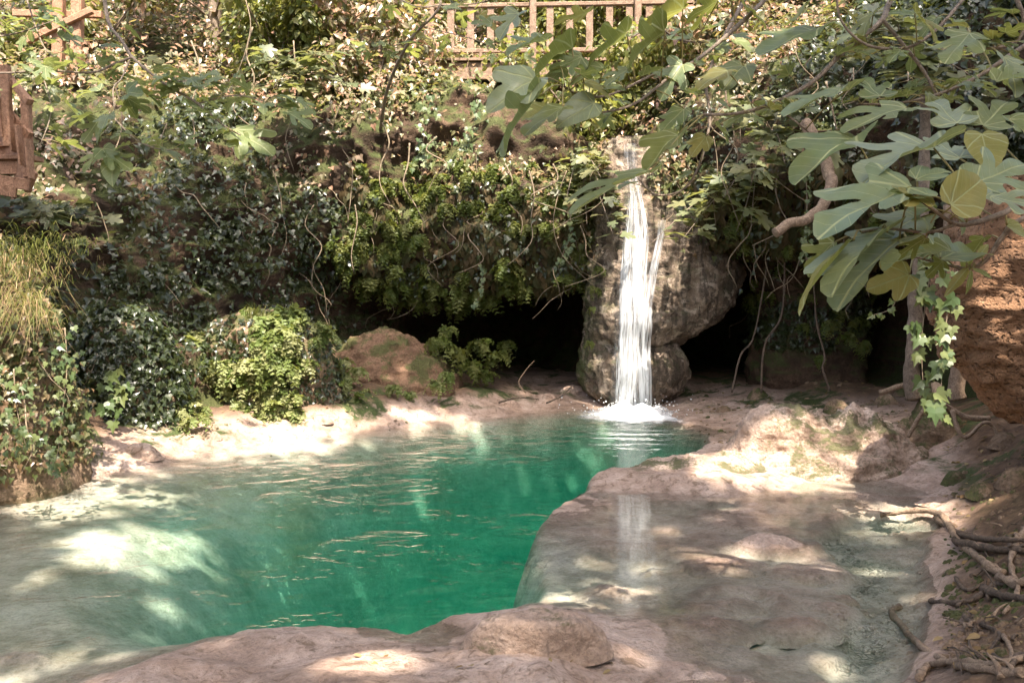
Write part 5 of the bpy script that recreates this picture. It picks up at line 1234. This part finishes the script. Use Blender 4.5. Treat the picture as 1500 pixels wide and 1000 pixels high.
cano = [('tall plane tree overhanging the root-strewn bank', (7.5, -2.5)), ('tall plane tree overhanging the ivy mound', (-8.5, -1.0)), ('plane tree standing on the bank facing the waterfall', (0.5, -7.5)), ('plane tree overhanging the reddish tufa rock', (11.0, 8.0))]
N = 28000
q = np.stack([rng.uniform(-7.8, 10.7, N), rng.uniform(-7.8, 5.4, N), rng.uniform(15.8, 18.2, N)], -1)
fr_ok = q[:, 2] > 1.8 + 0.40*np.maximum(q[:, 1], 0) + 0.9
q = q[fr_ok]
keep = fbm(q*np.array([1, 1, .0]), .9, 3, 500) > -0.55
c2 = s2(q); wob = 1 + 0.45*fbm(q, 2.5, 3, 501)
for a, r in zip(gc, gr):
    keep &= ~(np.hypot(*(c2-a).T) < r*wob + 0.155)
keep &= ~(fbm(q*np.array([1, 1, 0]), 3.1, 2, 502) > 0.60)
q = q[keep]
own = np.argmin(np.stack([((q[:, :2]-np.array(b))**2).sum(1) for _, b in cano], 1), 1)
for k, (lb, (x, y)) in enumerate(cano):
    z = zg(x, y) if abs(x) < 9.5 and y < 5 else (hill_z(x, y) if y > 5 else 1.0)
    t = thing('plane_tree', lb, 'tree', (x, y, z-.1))
    pth = smooth_path([(x, y, z-.1), (x*.98, y+.1, z+2.5), (x*.93, y+.4, z+5), (x*.88, y+.9, 9.5), (x*.8, y+1.0, 15.6)], 6)
    V, F = tube(pth, np.linspace(.40, .16, len(pth)), 12, .08, k); part('trunk', V, F, M['bark'], t)
    m = own == k; pp = q[m]; lim = []
    for j in range(14):
        e = pp[rng.integers(len(pp))]; a = pth[-1-rng.integers(3)]
        mid = (a+e)/2; mid[2] = max(mid[2], 16.0)+.3
        e2_ = e.copy(); e2_[2] = max(e2_[2], 16.2)
        lim.append(tube(smooth_path([a, mid, e2_], 6), np.linspace(.07, .015, 13), 6))
    V, F = join(lim); part('limbs', V, F, M['bark'], t)['kind'] = 'stuff'
    n_ = len(pp)
    V, F = leaf_cloud(OVAL, pp, np.array([0, 0, 1.0])+jit(n_, .35), jit(n_, 1.0), .30+.14*rng.random(n_))
    part('crown', V, F, M['tree_leaf'], t, smooth=False)['kind'] = 'stuff'

# unseen trees added behind the viewpoint to keep low sky light off the cliff
bkl = ['bushy unseen tree added opposite the waterfall to dim the cliff', 'low-crowned unseen tree added opposite the cave to dim the cliff', 'broad unseen tree added opposite the waterfall towards the ivy mound', 'broad unseen tree added opposite the waterfall towards the tufa rock', 'spreading unseen tree added farthest down the gorge from the waterfall', 'leafy unseen tree added beyond the ivy mound', 'leafy unseen tree added beyond the root heap']
for k, (x, y) in enumerate([(-1.5, -7), (2.5, -8), (-6, -6), (6.5, -5.5), (0.5, -11), (-9.5, 2.0), (8.5, 1.5)]):
    z = zg(x, y)-.1; t = thing('broadleaf_tree', bkl[k], 'tree', (x, y, z)); pth = smooth_path([(x, y, z), (x+.1, y, z+2.5), (x, y+.2, z+5), (x, y, z+7)], 5)
    V, F = tube(pth, np.linspace(.17, .05, len(pth)), 9, .1, k); part('trunk', V, F, M['bark'], t); cs, rs, lim = [], [], []
    for j in range(18):
        a = pth[rng.integers(3, len(pth))]; th = rng.random()*6.28; r_ = .8+1.6*rng.random(); e = a + np.array([math.cos(th)*r_, math.sin(th)*r_, .2+.4*rng.random()]); cs.append(e); rs.append(.7+.6*rng.random())
        lim.append(tube(smooth_path([a, (a+e)/2+np.array([0, 0, .1]), e], 3), np.linspace(.04, .01, 7), 5))
    V, F = join(lim); part('limbs', V, F, M['bark'], t)['kind'] = 'stuff'
    V, F = crown(cs, rs, 2600, .34, OVAL); part('crown', V, F, M['tree_leaf'], t, smooth=False)['kind'] = 'stuff'

# ================================================================== STEMS, ROOTS, VINES
def root(name, label, pts, r0, r1, mat='root', lump=.25, cat='root', group=None, sides=10, per=7, seed=0):
    path = smooth_path(pts, per); path = path + 0.25*r0*np.stack([fbm(path*9, 1, 2, seed+k) for k in range(3)], -1)
    V, F = tube(path, np.linspace(r0, r1, len(path)), sides, lump, seed)
    return single(name, V, F, M[mat], label, cat, group)
root('tree_trunk', 'thin reddish trunk rising from the bank beside the hanging ivy', px_path([(1338, 585, 9.2), (1336, 530, 9.2), (1340, 470, 9.2), (1344, 410, 9.15), (1350, 330, 9.1), (1355, 200, 9.2), (1352, 80, 9.3)]), .085, .05, 'bark', .15, 'trunk', seed=1)
root('tree_trunk', 'short pale trunk between the tufa rock and the hanging ivy', px_path([(1402, 585, 9.0), (1402, 540, 9.0), (1398, 470, 9.0), (1394, 400, 9.0), (1390, 300, 9.0)]), .085, .06, 'root', .12, 'trunk', seed=2)
root('tree_trunk', 'bent brown limb curving out of the cliff above the bent limb', px_path([(1180, 180, 10.4), (1205, 225, 10.2), (1217, 262, 10.1), (1206, 300, 10.0), (1180, 322, 9.95), (1155, 328, 9.9), (1136, 342, 9.85)]), .075, .055, 'root', .1, 'limb', seed=3)
for k, (l, r0, r1, lb) in enumerate([
  ([(1290, 765, 6.5), (1370, 762, 6.3), (1402, 795, 6.05), (1440, 830, 5.75), (1470, 850, 5.6)], .035, .055, 'forked grey driftwood root lying out over the shallows'),
  ([(1370, 765, 6.3), (1410, 790, 6.2), (1450, 798, 6.15), (1500, 800, 6.1)], .04, .03, 'black rotten root behind the grey driftwood'),
  ([(1400, 800, 6.1), (1440, 812, 6.0), (1500, 815, 6.0)], .045, .03, 'dark wet root half sunk behind the grey driftwood'),
  ([(1362, 884, 4.95), (1395, 888, 4.9), (1430, 880, 4.9), (1460, 860, 5.0), (1500, 858, 5.0)], .022, .035, 'stubby broken root sticking out of the bank over the bed'),
  ([(1400, 850, 5.2), (1415, 868, 5.1), (1440, 862, 5.1), (1448, 882, 5.0)], .02, .015, 'looped pale root above the stubby broken one'),
  ([(1318, 890, 4.75), (1306, 900, 4.72), (1322, 922, 4.6), (1350, 950, 4.4), (1385, 972, 4.25), (1430, 985, 4.15), (1500, 992, 4.1)], .030, .035, 'long smooth root snaking over the silty bed'),
  ([(1345, 1000, 4.05), (1360, 982, 4.1), (1400, 975, 4.1), (1450, 982, 4.05), (1510, 970, 4.0)], .025, .03, 'grey-green root bending at the frame of roots by the long smooth one'),
  ([(1440, 920, 4.5), (1465, 935, 4.4), (1452, 958, 4.3), (1470, 975, 4.2)], .02, .016, 'knotted root hooked downward on the root-strewn bank'),
  ([(1470, 935, 4.35), (1482, 960, 4.25), (1476, 985, 4.15)], .018, .012, 'thin drooping root beside the hooked one'),
  ([(1412, 905, 4.7), (1428, 925, 4.6), (1420, 950, 4.5), (1436, 968, 4.4)], .02, .014, 'crumbling brown root winding down beside the hooked one'),
  ([(1500, 780, 4.7), (1480, 830, 4.6), (1492, 870, 4.5), (1470, 905, 4.4)], .03, .016, 'gnarled root running down the bank past the grass tuft'),
  ([(1440, 870, 4.9), (1470, 880, 4.8), (1510, 885, 4.7)], .035, .03, 'thick bark-covered root beside the bright grass tuft'),
  ([(1460, 855, 5.1), (1490, 865, 5.0), (1520, 850, 5.0)], .045, .05, 'pale knuckle of root by the grass tuft'),
  ([(1480, 985, 4.1), (1495, 965, 4.1), (1520, 985, 4.0)], .02, .02, 'dark root end curling on the root-strewn bank'),
  ([(1330, 640, 8.6), (1350, 605, 8.55), (1372, 585, 8.5), (1395, 600, 8.5), (1420, 612, 8.45), (1450, 612, 8.4)], .018, .03, 'root arching over the mossy cone-shaped rock'),
  ([(1395, 600, 8.4), (1410, 640, 8.3), (1440, 620, 8.3), (1455, 625, 8.3), (1462, 645, 8.25)], .022, .014, 'root winding down beside the mossy cone-shaped rock'),
  ([(1370, 565, 8.8), (1374, 580, 8.7), (1380, 600, 8.6)], .05, .04, 'stump of root on top of the mossy cone-shaped rock'),
  ([(1190, 380, 12.3), (1196, 470, 12.3), (1208, 520, 12.3), (1205, 540, 12.3), (1216, 572, 12.3)], .012, .018, 'dark root standing in the dark hollow behind the boulder'),
  ([(1150, 370, 12.4), (1145, 460, 12.4), (1120, 505, 12.4), (1115, 575, 12.4)], .014, .016, 'shaded root dropping from the roof of the dark hollow'),
  ([(1125, 380, 12.6), (1105, 490, 12.6), (1085, 520, 12.6), (1072, 575, 12.6)], .012, .014, 'slanting shaded root beside the waterfall rock'),
  ([(1290, 575, 10.5), (1320, 565, 10.3), (1350, 560, 10.2)], .035, .03, 'fallen branch on the dim bank below the thin trunk'),
  ([(770, 575, 13.4), (760, 560, 13.4), (772, 540, 13.4), (783, 528, 13.4)], .012, .005, 'dead twig standing on the bank at the cave mouth'),
  ([(800, 590, 12.8), (822, 580, 12.8), (840, 563, 12.8)], .015, .006, 'broken branch lying on the bank between cave mouth and waterfall'),
  ([(730, 590, 12.7), (760, 582, 12.7), (790, 585, 12.7)], .018, .008, 'dark stick lying along the bank at the cave mouth')]):
    on = l[0][0] > 1280 and l[0][1] > 740
    pts_ = [hit(q_[0], q_[1], r0*(.5 if 'snaking' in lb else .9)) for q_ in l] if on else px_path(l)
    if l[0][1] == 765 and l[0][0] == 1290: pts_[0][2] = -.03; pts_[1][2] = .07
    root('root' if 'root' in lb else 'branch', lb, pts_, r0*(.62 if on else 1), r1*(.5 if on else 1), 'dark_root' if any(w in lb for w in ('black', 'dark', 'shaded', 'crumbling', 'thick', 'knotted', 'broken')) else 'root', .55 if on else .3, 'root' if 'root' in lb else 'branch', seed=20+k)

for k in range(30):     # broken bits of root and bark heaped on the root-strewn bank
    px, py = rng.uniform(1395, 1510), rng.uniform(770, 1000)
    if px < 1395 + max(0, (900-py))*.25: continue
    c = hit(px, py, .02); a = rng.random()*3.14; L_ = .05+.10*rng.random(); d = np.array([math.cos(a)*L_, math.sin(a)*L_, rng.normal()*.03])
    c1 = c+d; c1[2] = max(c1[2], zg(c1[0], c1[1])+.01)
    root('root_fragment', 'broken bit of root and bark lying in the root heap on the root-strewn bank', [c-d*.6, c+np.array([0, 0, .02]), c1], .005+.013*rng.random()**2, .003, 'root' if rng.random() < .35 else 'dark_root', .6, 'root', 'root fragments on the root-strewn bank', 7, 4, 200+k)

# hanging bare vines and roots in front of the cliff
hv = []
vl = ['bare vine dangling from the cliff above the cave mouth', 'bare vine dangling from the ivy between waterfall rock and bent limb', 'bare stem straggling down the ivy slope']
spots = [(700, 300, 350, 13.2), (690, 330, 400, 13.2), (740, 240, 345, 13.2), (810, 240, 340, 13), (830, 250, 420, 13), (880, 240, 330, 12.8), (560, 180, 300, 13.2), (600, 210, 330, 13.2), (640, 200, 280, 13.2), (775, 250, 390, 13), (850, 330, 420, 12.9), (665, 300, 420, 13.2),
         (1070, 170, 330, 11.8), (1085, 170, 340, 11.7), (1120, 150, 300, 11.6), (1160, 60, 200, 11.4), (1045, 200, 330, 12), (1180, 330, 420, 12), (1060, 120, 250, 11.8), (1210, 120, 300, 11), (1250, 100, 200, 10.6), (1140, 250, 360, 11.4),
         (170, 130, 260, 11.8), (280, 60, 250, 12.5), (360, 0, 140, 13), (370, 40, 200, 13), (245, 180, 330, 12.2), (430, 60, 250, 13), (330, 200, 330, 12.6), (200, 240, 380, 12), (500, 150, 330, 13.2), (400, 250, 380, 12.8), (30, 560, 690, 6.95), (460, 300, 420, 12.8), (520, 300, 400, 13.0)]
for k, (px, ya, yb, D) in enumerate(spots):
    w = rng.normal(size=5)*9; n_ = 5
    pts = [P(px+w[j]*(j > 0)+(j**1.5)*rng.normal()*3, ya+(yb-ya)*j/(n_-1), D-0.1-.05*j+.1*rng.random()) for j in range(n_)]
    V, F = tube(smooth_path(pts, 5), np.linspace(.012, .005, 21)*(.6+.7*rng.random()), 5)
    g = 0 if 540 < px < 900 else (1 if px > 1000 else 2)
    if px == 30: single('vine', V, F, M['vine'], 'thin vine trailing from the ivy mound down to the water', 'vine'); continue
    single('vine', V, F, M['vine'], vl[g], 'vine', ['vines above the cave mouth', 'vines on the overhang by the waterfall', 'stems on the ivy slope'][g])
# leafy ivy strands hanging free, each leaf its own part
IVM = [mesh_np('leaf', *fan_leaf([(0, 0), (.18, -.12), (.36, -.10), (.55, .12), (.36, .26), (.46, .52), (.20, .48), (0, 1.0)], (0, .25), f, c), M['ivy_obj'] if 'ivy_obj' in M else None, False) for f, c in ((.2, .15), (.1, .25), (.3, .1))]
M['ivy_obj'] = leaf_mat('ivy_obj', [(0.06, 0.10, 0.035), (0.08, 0.125, 0.045), (0.11, 0.15, 0.055), (0.15, 0.18, 0.065)], .28, .38, per='object')
for me in IVM: me.materials.clear(); me.materials.append(M['ivy_obj'])
def strand(label, pts, size, num, spread, r0=.006):
    path = smooth_path(pts, 8); t = thing('ivy_strand', label, 'ivy', path[-1])
    V, F = tube(path, np.linspace(r0, r0*.4, len(path)), 5); part('stem', V, F, M['vine'], t)
    for k in range(num):
        p = path[int((.05+.95*rng.random())*(len(path)-1))] + np.array([rng.normal()*spread, -abs(rng.normal())*spread*.6, rng.normal()*spread*.4])
        a = np.array([rng.normal()*.6, -.3, -.8]); a /= np.linalg.norm(a); n = np.array([rng.normal()*.4, -.9, .35]); n = n-a*np.dot(n, a); n /= np.linalg.norm(n); x = np.cross(a, n)
        s = size*(.6+.7*rng.random()); o = link('leaf', IVM[rng.integers(3)], t); off = p - np.array(t.location)
        o.matrix_basis = Matrix(((x[0]*s, a[0]*s, n[0]*s, off[0]), (x[1]*s, a[1]*s, n[1]*s, off[1]), (x[2]*s, a[2]*s, n[2]*s, off[2]), (0, 0, 0, 1)))
strand('thick ivy strand hanging beside the tufa rock', px_path([(1365, 350, 6.4), (1362, 400, 6.4), (1355, 450, 6.4), (1350, 500, 6.4), (1352, 560, 6.4), (1356, 590, 6.4)]), .115, 40, .06)
strand('ivy strand trailing to a pale tip over the cone-shaped rock', px_path([(1385, 380, 6.35), (1388, 450, 6.3), (1380, 520, 6.3), (1378, 580, 6.3), (1370, 612, 6.3)]), .11, 28, .05)
strand('thin ivy runner swinging out beside the tufa rock', px_path([(1320, 400, 6.5), (1312, 440, 6.5), (1300, 455, 6.5), (1275, 462, 6.5)]), .05, 12, .02)
strand('long thin ivy strand of tiny leaves hanging by the bent limb', px_path([(1180, 250, 10.0), (1182, 300, 10), (1178, 350, 10), (1182, 388, 10)]), .06, 40, .03)
strand('ivy strand hanging into the dark cave mouth', px_path([(700, 370, 13.0), (706, 400, 13), (704, 430, 13), (694, 448, 13)]), .07, 22, .02)
strand('ivy strand trailing off the cliff edge between cave mouth and fall', px_path([(830, 300, 12.9), (838, 340, 12.9), (825, 370, 12.9), (818, 395, 12.9)]), .08, 24, .04)
strand('ivy strand draped across the bare earth wall', px_path([(700, 150, 13.4), (692, 190, 13.4), (680, 230, 13.4), (672, 262, 13.4)]), .10, 60, .10)
strand('ivy strand on the beside the bare earth wall', px_path([(620, 140, 13.5), (625, 180, 13.4), (618, 215, 13.4), (612, 250, 13.4)]), .10, 50, .10)
strand('pale ivy sprig at the foot of the tall ivy-cloaked boulder', px_path([(165, 545, 9.4), (172, 565, 9.3), (180, 585, 9.3), (165, 615, 9.3)]), .12, 24, .10)
strand('ivy strand hanging down the steep mound to the water', px_path([(95, 480, 6.9), (98, 540, 6.8), (92, 600, 6.75), (85, 660, 6.75), (75, 690, 6.75)]), .055, 80, .07)
strand('ivy fringe on the shaded face of the steep mound', px_path([(20, 540, 6.8), (25, 600, 6.75), (40, 660, 6.75)]), .055, 60, .09)

# ================================================================== LITTER
def pebbles(label, boxpx, num, r, zoff, mat, seed, group=None):
    ps = []; r_ = np.random.default_rng(seed)
    base_a = np.linspace(0, 2*np.pi, 7, endpoint=False)
    for k in range(num):
        px, py = r_.uniform(boxpx[0], boxpx[2]), r_.uniform(boxpx[1], boxpx[3]); g = G(px, py, zoff); z = zg(g[0], g[1]); s = r*(.4+1.0*r_.random()**2)
        rad = s*(.7+.5*r_.random(7)); el = r_.random()*3.1; A = base_a+el
        lo = np.stack([g[0]+rad*np.cos(A), g[1]+rad*.8*np.sin(A), np.full(7, z-.01)], -1)
        hi = np.stack([g[0]+.6*rad*np.cos(A), g[1]+.5*rad*np.sin(A), z+s*(.3+.3*r_.random(7))], -1)
        V = np.vstack([lo, hi, hi.mean(0)[None]+np.array([0, 0, s*.08])])
        F = [(j, (j+1) % 7, 7+(j+1) % 7, 7+j) for j in range(7)] + [(7+j, 7+(j+1) % 7, 14, 14) for j in range(7)]
        ps.append((V, np.array(F)))
    V, F = join(ps); o = single('pebbles', V, F, M[mat], label, 'pebbles'); o['kind'] = 'stuff'
pebbles('flat gravel chips on the silty bed of the gravelly channel', (1215, 760, 1350, 1000), 260, .022, -.2, 'ground', 1)
pebbles('brown crumbs and pebbles over the dim soil bank', (1020, 575, 1330, 640), 220, .035, .12, 'brown_rock', 2)
pebbles('crumbly brown litter among the roots on the root-strewn bank', (1385, 690, 1510, 1000), 700, .026, .15, 'brown_rock', 3)
pebbles('scattered pale chips along the far bank', (150, 600, 860, 665), 160, .03, .08, 'travertine', 4)
M['litter'] = leaf_mat('litter', [(.10, .06, .03), (.17, .10, .045), (.25, .16, .07), (.30, .22, .11)], .15, .7, spec=.2)
lp_ = []
for bx, n_, z in (((150, 600, 860, 660), 160, .1), ((1020, 560, 1330, 640), 260, .15), ((1380, 700, 1500, 1000), 70, .2), ((500, 930, 900, 1000), 14, .1), ((1380, 640, 1500, 720), 120, .2), ((500, 470, 660, 600), 0, .1)):
    for k in range(n_):
        g = G(rng.uniform(bx[0], bx[2]), rng.uniform(bx[1], bx[3]), z); lp_.append((g[0], g[1], zg(g[0], g[1])+.012))
lp_ = np.array(lp_); lp_ = lp_[lp_[:, 2] > .02]; n_ = len(lp_)
V, F = leaf_cloud(OVAL, lp_, np.array([0, 0, 1.0])+jit(n_, .3), jit(n_, 1)*np.array([1, 1, .1]), .035+.04*rng.random(n_))
o = single('leaf_litter', V, F, M['litter'], 'dry brown leaves scattered over the banks', 'leaf litter', smooth=False); o['kind'] = 'stuff'
